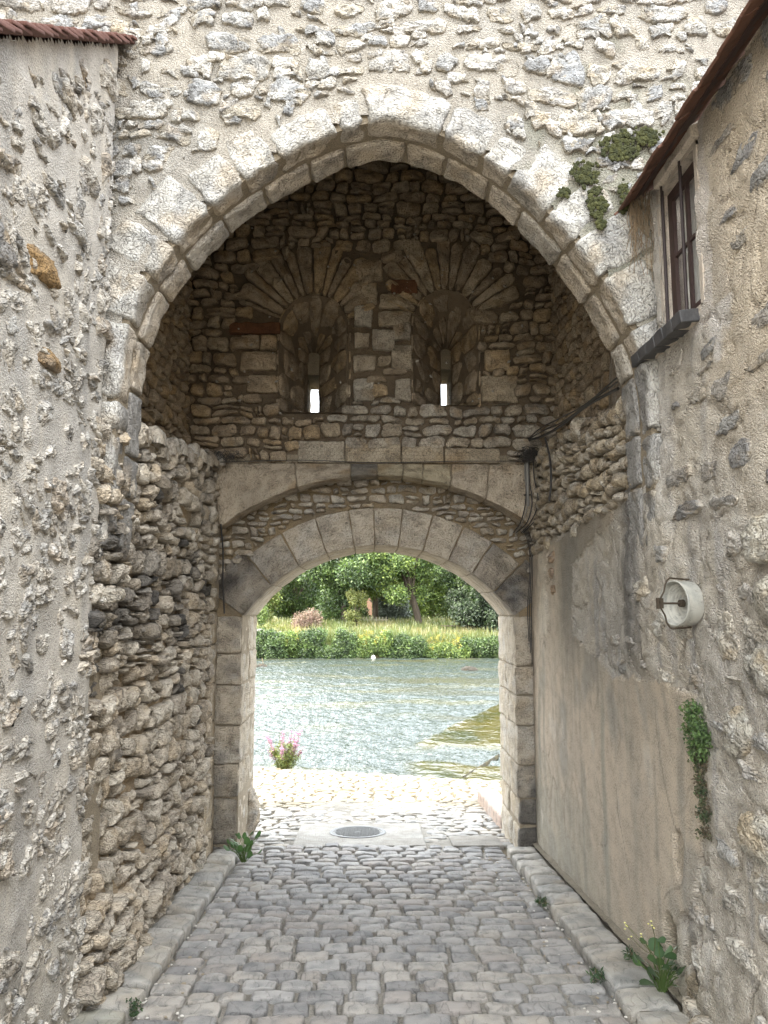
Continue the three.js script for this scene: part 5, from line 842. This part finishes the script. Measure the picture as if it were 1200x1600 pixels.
tree('broadleaf_tree', 'big dark green tree left of centre on the far bank', -1.5, -50, { h: 9, base: 1.6, w: 3.5, blobs: 34, n: 3600, pal: [...GREEN.dark, ...GREEN.mid, ...GREEN.mid], seed: 1, r: 0.22 });
tree('broadleaf_tree', 'airy tree with trunk leaning left, right of centre across the river', 3.4, -49, { h: 8.5, base: 2.3, w: 3.1, blobs: 26, n: 2300, pal: [...GREEN.mid, ...GREEN.light], seed: 2, lean: -0.75, r: 0.26 });
tree('broadleaf_tree', 'dense dark tree with foliage down to the ground, rightmost across the river', 7.2, -46.5, { h: 7.0, base: 0.4, w: 2.7, blobs: 44, n: 4400, pal: [[0.022, 0.045, 0.014], [0.035, 0.065, 0.018], [0.05, 0.085, 0.022]], seed: 3, r: 0.16 });
tree('broadleaf_tree', 'dark tree filling the view high on the right across the river', 9.2, -53, { h: 10, base: 1.4, w: 3.6, blobs: 34, n: 3200, pal: [...GREEN.dark, ...GREEN.mid], seed: 4 });
tree('broadleaf_tree', 'sunny yellow-green tree between the dark tree and the leaning trunk', 0.6, -55, { h: 9.5, base: 2.6, w: 2.6, blobs: 30, n: 2600, pal: [...GREEN.light, ...GREEN.yellow], seed: 5 });
tree('broadleaf_tree', 'mid green tree behind the big dark tree at the left', -5.6, -60, { h: 9, base: 1.2, w: 3.4, blobs: 30, n: 2600, pal: [...GREEN.mid, ...GREEN.dark], seed: 6 });
tree('broadleaf_tree', 'pale sunlit tree at the left edge of the gate opening across the river', -8.6, -54, { h: 5.6, base: 0.6, w: 2.4, blobs: 26, n: 2200, pal: [...GREEN.light, ...GREEN.yellow], seed: 7 });
tree('broadleaf_tree', 'mid green tree closing the gap behind the dark tree at the right', 7.6, -62, { h: 9.5, base: 0.8, w: 3.6, blobs: 34, n: 2800, pal: [...GREEN.mid, ...GREEN.dark], seed: 8 });
const bk = [[-16, -70, 12], [-10.5, -74, 12], [-4, -72, 13], [1, -76, 14], [6, -70, 13], [12, -72, 13], [17, -68, 12]];
bk.forEach(([x, z, h], i) => tree('broadleaf_tree', ['far tree leftmost of the back row across the river', 'far tree second from the left in the back row', 'far tree behind the big dark tree in the back row', 'far tree in the middle of the back row', 'far tree behind the leaning trunk in the back row', 'far tree second from the right in the back row', 'far tree rightmost of the back row'][i], x, z, { h, base: 1.2, w: 4.4, blobs: 30, n: 2600, scale: 1.5, pal: i % 2 ? [...GREEN.mid, ...GREEN.light] : [...GREEN.mid, ...GREEN.dark], seed: 20 + i, group: TG }));
tree('sapling', 'slender bright yellow-green sapling standing in the meadow left of centre', -0.7, -47.6, { h: 2.9, base: 0.3, w: 0.55, blobs: 16, n: 420, pal: GREEN.yellow, seed: 31, r: 0.04, geo: CL.fine });
tree('grey_willow', 'silvery grey bushy tree behind the meadow between the two trunks', 1.9, -56, { h: 3.4, base: 0.5, w: 1.9, blobs: 20, n: 900, pal: GREEN.grey, seed: 32, r: 0.1 });
function bush(name, label, x, z, w, h, n, pal, seed, group, geo = CL.bush, cat = 'bush') {
  const y = landY(x, z), t = thing(name, label, cat, [x, y, z], 0, group), R = rng(seed), blobs = [];
  for (let i = 0; i < 10; i++) { const a = R() * 6.28, d = Math.sqrt(R()) * w * 0.6; blobs.push([Math.cos(a) * d, h * between(R, 0.15, 0.75), Math.sin(a) * d * 0.7, between(R, 0.25, 0.45) * w, h / w]); }
  const st = []; for (let i = 0; i < 7; i++) { const b = blobs[i]; st.push(taper([[b[0] * 0.3, -0.05, b[2] * 0.3], [b[0] * 0.7, b[1] * 0.5, b[2] * 0.7], [b[0], b[1], b[2]]], 0.025, 0.008, 6, 5)); }
  mesh('stem', mergeGeometries(st), barkMat, t); foliage('foliage', t, blobs, n, geo, pal, seed + 3); return t;
}
bush('pink_bush', 'feathery pinkish bush in the meadow in front of the dark tree', -3.7, -47.5, 1.15, 1.5, 700, GREEN.pink, 41, undefined, CL.fine);
[[-9, 'leftmost'], [-5.2, 'second'], [-2.4, 'third'], [2.6, 'fourth'], [4.8, 'fifth'], [7.4, 'sixth'], [10, 'rightmost']].forEach(([x, o], i) => bush('thicket_bush', `tall thicket bush closing the view under the trees, ${o} from the left`, x, -62 - (i % 2) * 2, 2.3, 4.2, 900, i % 2 ? [...GREEN.mid, ...GREEN.dark] : [...GREEN.mid, ...GREEN.light], 480 + i, 'thicket bushes under the far trees', CL.tree));
let nY = 0, nG = 0;
for (let i = 0; i < 19; i++) {
  const x = -9 + i * 0.98, R = rng(500 + i), yel = [5, 9, 10, 13, 14].includes(i), z = bankLine(x) - 0.2 + between(R, -0.15, 0.15);
  const ord = ['first', 'second', 'third', 'fourth', 'fifth', 'sixth', 'seventh', 'eighth', 'ninth', 'tenth', 'eleventh', 'twelfth', 'thirteenth', 'fourteenth'], t = bush('bank_bush', yel ? `bank bush dotted with yellow flowers, ${ord[nY++]} of the flowering ones from the left` : `plain green bank bush, ${ord[nG++]} from the left along the far water edge`, x, z, between(R, 0.55, 1.05), between(R, 0.6, 1.75), 700, yel ? [...GREEN.mid, ...GREEN.light] : [...GREEN.mid, ...GREEN.dark], 520 + i, yel ? 'flowering bushes along the far water edge' : 'green bushes along the far water edge');
  if (yel) foliage('flowers', t, [[0, 0.9, 0.35, 0.5], [0.2, 1.2, 0.1, 0.4]], 40, CL.flower, [[0.5, 0.4, 0.04], [0.45, 0.38, 0.06]], 560 + i, { scale: 0.7 });
}
bush('light_bush', 'light green willow scrub at the far left of the meadow', -7.3, -48.5, 1.3, 1.9, 800, [...GREEN.light, ...GREEN.mid], 45);
bush('dark_bush', 'dark rounded bush in front of the brick-red far house', -0.6, -57, 1.4, 2.0, 700, [...GREEN.dark, ...GREEN.mid], 47);
bush('light_bush', 'pale yellow-green weeds left of the pink bush', -5.4, -45.8, 1.0, 1.0, 520, GREEN.yellow, 46, undefined, CL.fine);
{ const R = rng(600), n = 9000, m = new THREE.InstancedMesh(CL.blade, leafMat, n), q = new THREE.Quaternion(), mat = new THREE.Matrix4(), c = new THREE.Color();
  for (let i = 0; i < n; i++) { const x = between(R, -12, 13), z = -43.3 - 14 * R() ** 1.4, s = between(R, 0.7, 1.5); q.setFromEuler(new THREE.Euler(between(R, -0.2, 0.2), R() * 6.28, between(R, -0.2, 0.2))); mat.compose(new THREE.Vector3(x, landY(x, z) + 0.12, z), q, new THREE.Vector3(s, s, s)); m.setMatrixAt(i, mat); const k = fbm(x * 0.35, z * 0.5, 4, 3), p = mix3([0.2, 0.26, 0.055], [0.42, 0.37, 0.14], sstep(-0.15, 0.3, k + 0.3 * (R() - 0.5))); c.setRGB(p[0], p[1], p[2]); m.setColorAt(i, c); }
  m.name = 'meadow_grass'; m.castShadow = m.receiveShadow = true; m.userData = { kind: 'stuff', label: 'tall sunlit meadow grass on the far bank', category: 'grass' }; scene.add(m); }
// white garden fence, a bench, a far house, a float and a white bird
{
  const f = thing('garden_fence', 'low white picket fence glimpsed at the back of the meadow', 'fence', [0.3, landY(0.3, -52), -52]);
  for (let i = 0; i < 10; i++) mesh('picket', boxAt(0.06, 0.95, 0.025, -1 + i * 0.22, 0.47, 0), M.white, f); for (const y of [0.3, 0.75]) mesh('rail', boxAt(2.2, 0.06, 0.03, 0, y, -0.03), M.white, f);
  const b = thing('picnic_table', 'dark wooden picnic table in the shade at the right of the meadow', 'table', [5.3, landY(5.3, -46.6), -46.6], 0.2);
  mesh('tabletop', boxAt(1.6, 0.06, 0.7, 0, 0.74, 0), M.timber, b); for (const s of [-1, 1]) { mesh('seat', boxAt(1.6, 0.05, 0.25, 0, 0.45, s * 0.65), M.timber, b); for (const x of [-0.6, 0.6]) mesh('leg', boxAt(0.07, 0.85, 0.07, x, 0.37, s * 0.32, s * -0.5), M.timber, b); } for (const x of [-0.6, 0.6]) mesh('crossbar', boxAt(0.06, 0.08, 1.5, x, 0.4, 0), M.timber, b);
  const h = thing('far_house', 'brick-red house glimpsed between the far trees', 'house', [-2.6, landY(-2.6, -66), -66]); mesh('wall', boxAt(6, 3, 5, 0, 1.5, 0), std({ color: new THREE.Color().setRGB(0.32, 0.19, 0.13) }), h); const r = extrude([[-3.3, 2.9], [3.3, 2.9], [0, 5]], -2.7, 2.7); mesh('roof', r, M.tile, h); for (const x of [-1.6, 1.4]) { const w = mesh('window', boxAt(0.9, 1.1, 0.06, x, 1.6, 2.52), M.white, h); mesh('pane', boxAt(0.75, 0.95, 0.03, x, 1.6, 2.56), M.castIron, w); }
  const fl = thing('mooring_float', 'small blue float with white bands lying on the far bank at the left', 'float', [-5.0, landY(-5, -43.4) + 0.42, -43.3]); const s = new THREE.SphereGeometry(0.24, 24, 16); s.scale(1.1, 0.75, 0.8); mesh('float_body', s, std({ color: new THREE.Color().setRGB(0.12, 0.3, 0.5), roughness: 0.4 }), fl); for (const y of [-0.07, 0.03, 0.11]) { const t = new THREE.TorusGeometry(Math.sqrt(Math.max(0.001, 1 - (y / 0.18) ** 2)) * 0.24, 0.02, 8, 28); t.rotateX(Math.PI / 2); t.scale(1.1, 1, 0.8); t.translate(0, y, 0); mesh('band', t, M.white, fl); }
  mesh('stand', taper([[0, -0.5, 0], [0, -0.1, 0]], 0.05, 0.05, 4, 6), barkMat, fl);
  const wr = stone([[-0.14, -0.1], [0.13, -0.1], [0.1, 0.09], [-0.08, 0.1]], { H: 0.15, sink: 0.1, seed: 5, cell: 0.03, amp: 0.02, facets: 6, fs: [0.8, 1.6], dome: 0.8, color: () => [0.72, 0.7, 0.67], map: (a2, b2, h2) => [a2, h2, -b2] }), wt = thing('bank_stone', 'small white stone at the waterline in front of the far hedge', 'stone', [0.34, WATER + 0.02, -42.2]); mesh('stone', wr.geo, M.mortar, wt);
  const bs = stone([[-0.5, -0.4], [0.5, -0.4], [0.45, 0.35], [-0.4, 0.4]], { H: 0.85, sink: 0.1, seed: 6, cell: 0.07, amp: 0.05, facets: 5, fs: [0.6, 1.4], dome: 0.8, color: tone([0.3, 0.27, 0.24], 5, {}), map: (a2, b2, h2) => [a2, h2, -b2] }), bt = thing('bank_boulder', 'grey boulder in the meadow half hidden by the left gate jamb', 'boulder', [-5.95, landY(-5.95, -44) + 0.02, -44]); mesh('boulder', bs.geo, M.stone, bt);
}
// pink loosestrife growing out of the quay edge
{
  const x = -1.33, z = quayEdge(-1.33) + 0.06, t = thing('loosestrife', 'clump of pink-spiked loosestrife growing out of the quay edge at the left', 'flowers', [x, roadY(z) - 0.08, z]), R = rng(700), st = [];
  const lb = [], fb = [];
  for (let i = 0; i < 46; i++) { const a = R() * 6.28, sp = between(R, 0.05, 0.36), h = between(R, 0.34, 0.66), dx = Math.cos(a) * sp, dz = Math.sin(a) * sp * 0.7; st.push(taper([[dx * 0.25, 0, dz * 0.25], [dx * 0.6, h * 0.5, dz * 0.6], [dx, h, dz]], 0.005, 0.002, 6, 4)); for (let k = 0; k < 4; k++) { const f = between(R, 0.15, 0.75); lb.push([dx * f, h * f, dz * f, 0.05]); } if (i % 2) for (let k = 0; k < 5; k++) { const f = lerp(0.68, 1.05, k / 4); fb.push([dx * f, h * f, dz * f, 0.012]); } }
  mesh('stem', mergeGeometries(st), std({ color: new THREE.Color().setRGB(0.1, 0.12, 0.04) }), t);
  foliage('leaves', t, lb, 700, leafClump(5, 0.035, 0.06, 0.011, 9, 0.8), [...GREEN.light, ...GREEN.yellow, [0.36, 0.38, 0.16]], 701);
  foliage('flower_spikes', t, fb, 300, leafClump(8, 0.016, 0.02, 0.014, 10), [[0.5, 0.26, 0.4], [0.58, 0.34, 0.48], [0.44, 0.26, 0.34]], 702);
}
// ================================================================== SMALL THINGS
// round wall lamp: open drum with a bent bracket
{
  const g = thing('wall_lamp', 'round pale metal wall lamp with a bent iron bracket on the right wall', 'lamp', [1.475, 1.62, -3.5], -Math.PI / 2 + 0.27);
  const drum = new THREE.LatheGeometry([[0.0, 0.0], [0.094, 0.0], [0.1, 0.006], [0.1, 0.078], [0.104, 0.084], [0.104, 0.092], [0.099, 0.094], [0.095, 0.09], [0.0945, 0.02], [0.088, 0.014], [0.0, 0.014]].map((p) => new THREE.Vector2(...p)), 48); drum.rotateX(Math.PI / 2); mesh('drum', drum, M.enamel, g);
  const dish = new THREE.LatheGeometry([[0.0, 0.03], [0.03, 0.03], [0.06, 0.036], [0.093, 0.06]].map((p) => new THREE.Vector2(...p)), 40); dish.rotateX(Math.PI / 2); mesh('reflector', dish, M.enamel, g);
  const br = (s) => tube([[0, s * 0.108, 0.004], [0, s * 0.112, 0.08], [0, s * 0.112, 0.11], [0, s * 0.085, 0.132], [0, s * 0.055, 0.14], [0, s * 0.03, 0.155], [0, s * 0.018, 0.162]], 0.0042, 40, 8);
  for (const s of [-1, 1]) mesh('bracket', br(s), M.rust, g);
  const rod = new THREE.CylinderGeometry(0.005, 0.005, 0.14, 10); rod.rotateX(Math.PI / 2); rod.translate(0, 0, 0.09); mesh('rod', rod, M.rust, g);
  const kn = new THREE.CylinderGeometry(0.016, 0.018, 0.02, 14); kn.rotateX(Math.PI / 2); kn.translate(0, 0, 0.05); mesh('knob', kn, M.rust, g);
  mesh('hub', mergeGeometries([boxAt(0.018, 0.046, 0.018, 0, 0, 0.16), boxAt(0.012, 0.05, 0.01, 0, 0.0, 0.175), boxAt(0.03, 0.014, 0.012, 0, 0.012, 0.168)]), M.rust, g);
}
// cables along the right ledge and down beside the gate
{
  const c = thing('cable_run', 'dark cables sagging along the right ledge and hanging down beside the low arch', 'cables', [1.44, 3.0, -6.6]), R = rng(801), L = (p) => [p[0] - 1.44, p[1] - 3.0, p[2] + 6.6];
  const path = (o) => [[1.45, 2.86, -4.3], [1.44, 2.9, -4.9], [1.43, 2.95, -5.5], [1.42, 2.99, -6.1], [1.4, 3.02, -6.5]].map((p, i) => L([p[0] - o * 0.01, p[1] + 0.016 * o + 0.02 * Math.sin(i * 2 + o), p[2] + 0.02 * o]));
  for (let o = 0; o < 3; o++) mesh('ledge_cable', tube(path(o), o ? 0.005 : 0.01, 60, 7), M.cable, c);
  for (let o = 0; o < 5; o++) { const x = 1.36 + o * 0.03 + between(R, -0.01, 0.01); mesh('hanging_cable', tube([[x, 3.0, -6.6], [x + between(R, -0.02, 0.03), 2.75, -6.62], [x + 0.02 + between(R, -0.02, 0.02), 2.5, -6.6], [x - 0.02, 2.35, -6.66], [x - between(R, 0.03, 0.1), 2.27, -6.84]].map(L), 0.005, 40, 6), o === 1 ? M.cablePale : M.cable, c); }
  for (let o = 0; o < 4; o++) { const x = 1.45 + o * 0.012; mesh('lower_cable', tube([[x - 0.06, 2.3, -6.8], [x, 2.15, -6.86], [x + 0.01, 1.9, -6.9], [x - 0.01 + o * 0.006, 1.6, -6.93], [x, 1.3 - o * 0.1, -6.95]].map(L), 0.0035, 30, 5), M.cable, c); }
  const pipe = thing('conduit_pipe', 'short pale metal conduit standing in front of the hanging cables', 'pipe', [1.4, 3.0, -6.62]); const pg = new THREE.CylinderGeometry(0.014, 0.014, 0.5, 12); pg.translate(0, -0.27, 0); mesh('pipe', pg, M.cablePale, pipe); for (const y of [-0.12, -0.42]) { mesh('clip', boxAt(0.05, 0.014, 0.05, 0, y, -0.015), M.rust, pipe); }
  const w = thing('wall_cable', 'single dark cable end dangling down the right rubble wall', 'cable', [1.42, 2.75, -5.9]); mesh('wire', tube([[0, 0.2, -0.1], [0.01, 0.0, 0.0], [0.0, -0.2, 0.05], [-0.01, -0.33, 0.02]], 0.008, 24, 6), M.cable, w);
  const lc = thing('wall_cable', 'thin cable dropping along the edge of the left gate jamb', 'cable', [-1.27, 2.2, -6.66]); mesh('wire', tube([[0, 0.12, 0], [0.005, -0.1, -0.1], [-0.005, -0.4, -0.2], [0.005, -0.65, -0.25]], 0.007, 24, 6), M.cable, lc);
  const n = thing('twig_nest', 'tangled twig nest stuck on the cables at the right ledge corner', 'nest', [1.42, 2.93, -6.56]); const tw = []; for (let i = 0; i < 170; i++) { const a = R() * 6.28, b = R() * 3.14, r = between(R, 0.02, 0.11), p = [Math.cos(a) * Math.sin(b) * r, Math.cos(b) * r * 0.6, Math.sin(a) * Math.sin(b) * r * 0.7], l = between(R, 0.03, 0.1), t = R() * 6.28; tw.push(tube([p, [p[0] + Math.cos(t) * l * 0.5, p[1] + between(R, -0.02, 0.02), p[2] + Math.sin(t) * l * 0.3], [p[0] + Math.cos(t) * l, p[1] - between(R, 0, 0.05), p[2] + 0.01]], 0.0022, 5, 4)); } mesh('twigs', mergeGeometries(tw), M.wire, n, true);
  const n2 = thing('twig_nest', 'dark heap of twigs and dust on the left ledge corner under the slit wall', 'nest', [-1.33, 2.88, -6.55]); const t2 = []; for (let i = 0; i < 150; i++) { const p = [between(R, -0.22, 0.2), between(R, -0.03, 0.05), between(R, -0.12, 0.1)], l = between(R, 0.03, 0.1), t = R() * 6.28; t2.push(tube([p, [p[0] + Math.cos(t) * l * 0.5, p[1] + 0.02, p[2] + Math.sin(t) * l * 0.3], [p[0] + Math.cos(t) * l, p[1] - 0.01, p[2]]], 0.002, 5, 4)); } mesh('twigs', mergeGeometries(t2), M.wire, n2, true);
}
// bird netting stretched over the upper wall
{
  const g = thing('bird_netting', 'fine hexagonal wire netting stretched over the shadowed upper wall and its ledge', 'netting', [0.1, 2.85, -6.58]);
  const seg = [], a = 0.021, dx = a * Math.sqrt(3), dy = a * 1.5, P = (x, y) => [x, y, 0.0 + 0.03 * fbm(x * 2, y * 2, 4, 2)];
  const strand = (p, q) => { const d = new THREE.Vector3(q[0] - p[0], q[1] - p[1], q[2] - p[2]), l = d.length(), c = new THREE.CylinderGeometry(0.00075, 0.00075, l, 3, 1, true); c.applyQuaternion(new THREE.Quaternion().setFromUnitVectors(new THREE.Vector3(0, 1, 0), d.normalize())); c.translate((p[0] + q[0]) / 2, (p[1] + q[1]) / 2, (p[2] + q[2]) / 2); seg.push(c); };
  for (let j = 0; j * dy < 0.62; j++) for (let i = 0; i * dx < 2.75; i++) { const x = -1.35 + i * dx + (j % 2) * dx / 2, y = j * dy; strand(P(x, y), P(x + dx / 2, y + a / 2)); strand(P(x + dx / 2, y + a / 2), P(x + dx, y)); strand(P(x + dx / 2, y + a / 2), P(x + dx / 2, y + a * 1.5)); }
  mesh('wire_mesh', mergeGeometries(seg), M.wire, g, true);
  mesh('edge_wire', tube([[-1.4, 0.0, 0.0], [-0.7, 0.015, 0.03], [0, -0.005, 0.035], [0.7, 0.012, 0.03], [1.32, 0.02, 0]], 0.004, 60, 5), M.wire, g);
}
// feathers and down caught in the netting
{
  const R = rng(820), fs = []; for (let i = 0; i < 90; i++) { const x = between(R, -1.4, 1.5), y = between(R, 3.2, 5.2), s = between(R, 0.006, 0.014); const b = new THREE.TetrahedronGeometry(s, 1); b.scale(1, between(R, 0.5, 2), 0.5); b.rotateZ(R() * 3); b.translate(x, y, -6.6); fs.push(b); }
  const m = mesh('caught_feathers', mergeGeometries(fs), std({ color: new THREE.Color().setRGB(0.42, 0.38, 0.32) })); m.userData = { kind: 'stuff', label: 'small pale feathers and down caught on the dark upper wall', category: 'feathers' };
}
// ------------------------------------------------------------------ plants on walls and kerbs
function leafShape(len, wid, lobes, seed, hex) {
  const pos = [0, 0, 0], n = 14, idx = [], col = [], c0 = hex, R = rng(seed);
  for (let i = 0; i <= n; i++) { const t = i / n * 2 * Math.PI, r = 1 + lobes * Math.cos(t * 5) + 0.04 * (R() - 0.5), x = Math.sin(t) * wid * 0.5 * r, y = len * (0.5 - 0.5 * Math.cos(t)) * (0.92 + 0.08 * r); pos.push(x, y, 0.16 * Math.abs(x) - 0.25 * y * y / len); }
  pos[1] = len * 0.45; pos[2] = -0.05 * len;
  for (let i = 1; i <= n; i++) idx.push(0, i + 1, i);
  for (let i = 0; i < pos.length / 3; i++) col.push(...mul3(c0, i ? 1 : 1.35));
  return geom(pos, idx, new Array(pos.length / 3 * 2).fill(0), col);
}
function leafyPlant(name, label, at, o) {
  const t = thing(name, label, 'plant', at), R = rng(o.seed), st = [], geos = [0, 1, 2].map((i) => leafShape(o.len, o.wid, o.lobes ?? 0.08, o.seed + i, pick(R, o.pal)));
  for (let i = 0; i < o.n; i++) {
    const a = R() * 6.28, r = Math.sqrt(R()) * o.spread, h = o.h * between(R, 0.15, 1) * (1 - 0.4 * r / o.spread), p = [Math.cos(a) * r * (o.flat ?? 1), h, Math.sin(a) * r];
    st.push(tube([[p[0] * 0.15, -0.02, p[2] * 0.15], [p[0] * 0.6, h * 0.7, p[2] * 0.6], p], 0.0022, 6, 4));
    const m = mesh('leaf', geos[i % 3], M.leaf, t); m.position.set(...p); const s = between(R, 0.6, 1.25); m.scale.set(s, s, s); m.rotation.order = 'YXZ'; m.rotation.set(between(R, 0.5, 1.5), Math.atan2(p[0], p[2]) + between(R, -0.8, 0.8), between(R, -0.4, 0.4));
  }
  mesh('stem', mergeGeometries(st), std({ color: new THREE.Color().setRGB(0.08, 0.13, 0.03) }), t); return t;
}
const LP = [[0.045, 0.1, 0.03], [0.065, 0.14, 0.035], [0.035, 0.08, 0.03]];
leafyPlant('broadleaf_weed', 'leafy green weed rooted at the foot of the left gate jamb', [-1.0, roadY(-6.55) + 0.06, -6.6], { seed: 11, n: 30, len: 0.065, wid: 0.05, spread: 0.12, h: 0.24, pal: LP });
const yf = leafyPlant('flowering_weed', 'big-leaved weed with yellow flowers growing at the foot of the right wall', [1.42, roadY(-3.95) + 0.09, -3.92], { seed: 12, n: 36, len: 0.058, wid: 0.06, lobes: 0.12, spread: 0.12, h: 0.24, pal: LP });
{ const R = rng(830), st = [], fl = []; for (let i = 0; i < 6; i++) { const p = [between(R, -0.2, -0.02), between(R, 0.2, 0.33), between(R, -0.06, 0.08)]; st.push(tube([[0, 0.05, 0], [-0.03, 0.14, 0], [p[0] * 0.6, p[1] * 0.75, p[2] * 0.6], p], 0.0012, 8, 4)); for (let k = 0; k < 2; k++) { const c = new THREE.SphereGeometry(0.0042, 8, 6); c.scale(1.3, 0.7, 1.2); c.translate(p[0] + (k ? between(R, -0.018, 0.018) : 0), p[1] - k * 0.012, p[2]); fl.push(c); } } mesh('flower_stalk', mergeGeometries(st), std({ color: new THREE.Color().setRGB(0.12, 0.13, 0.05) }), yf); fl.forEach((f) => mesh('flower', f, std({ color: new THREE.Color().setRGB(0.7, 0.66, 0.25) }), yf)); }
function tuft(name, label, at, o) {
  const t = thing(name, label, 'plant', at), blobs = o.blobs; mesh('stem', mergeGeometries(blobs.slice(0, 12).map((b) => tube([[b[0] * 0.7, b[1] * 0.5, 0], [b[0], b[1], b[2]], [b[0] + 0.004, b[1] + 0.015, b[2] + 0.004]], 0.0016, 5, 4))), M.straw, t); foliage('leaves', t, blobs, o.n, o.geo, o.pal, o.seed); return t;
}
const small = leafClump(9, 0.018, 0.016, 0.012, 12), tiny = leafClump(6, 0.012, 0.026, 0.006, 13, 1.2);
{ const R = rng(840), bl = [], dry = []; for (let i = 0; i < 60; i++) { const y = between(R, -0.16, 0.06), w = 0.07 * (1 - Math.abs(y + 0.05) * 3); bl.push([-0.02 - R() * 0.02, y, between(R, -w, w) , 0.03]); } for (let i = 0; i < 40; i++) { const y = between(R, -0.5, -0.12); dry.push([-0.015, y, between(R, -0.03, 0.03) + 0.05 * (-y - 0.15), 0.022]); }
  const t = tuft('wall_plant', 'trailing green plant hanging from a crack in the right wall below the lamp', [1.5, 1.1, -3.5], { blobs: bl, n: 170, geo: small, pal: [[0.1, 0.18, 0.045], [0.14, 0.23, 0.06], [0.07, 0.13, 0.035]], seed: 841 }); foliage('dry_trail', t, dry, 200, small, [[0.12, 0.12, 0.05], [0.16, 0.12, 0.07], [0.06, 0.1, 0.03]], 842, { scale: 0.8 }); }
for (const [x, d, label] of [[-1.27, 4.05, 'tiny green weed sprouting between left wall and kerb'], [-1.085, 3.86, 'small weed in the gutter joint beside the left kerb'], [1.2, 4.2, 'small grass tuft in the gutter joint beside the right kerb'], [1.4, 4.28, 'tiny sprout between right kerb and plaster wall'], [1.2, 5.5, 'thin grass blade tuft further up the right gutter']]) { const R = rng(Math.round(d * 100)), bl = []; for (let i = 0; i < 14; i++) bl.push([between(R, -0.03, 0.03), between(R, 0, 0.035), between(R, -0.03, 0.03), 0.012]); tuft('small_weed', label, [x, roadY(-d) + (Math.abs(x) > 1.22 ? 0.09 : 0.02), -d], { blobs: bl, n: 20, geo: d > 4.1 && x > 0 ? tiny : small, pal: LP, seed: Math.round(d * 77) }); }
const renderer = new THREE.WebGLRenderer({ antialias: true });
renderer.setSize(768, 1024);
renderer.shadowMap.enabled = true; renderer.shadowMap.type = THREE.PCFSoftShadowMap;
renderer.toneMapping = THREE.LinearToneMapping;
renderer.toneMappingExposure = EXPOSURE;
renderer.render(scene, camera);
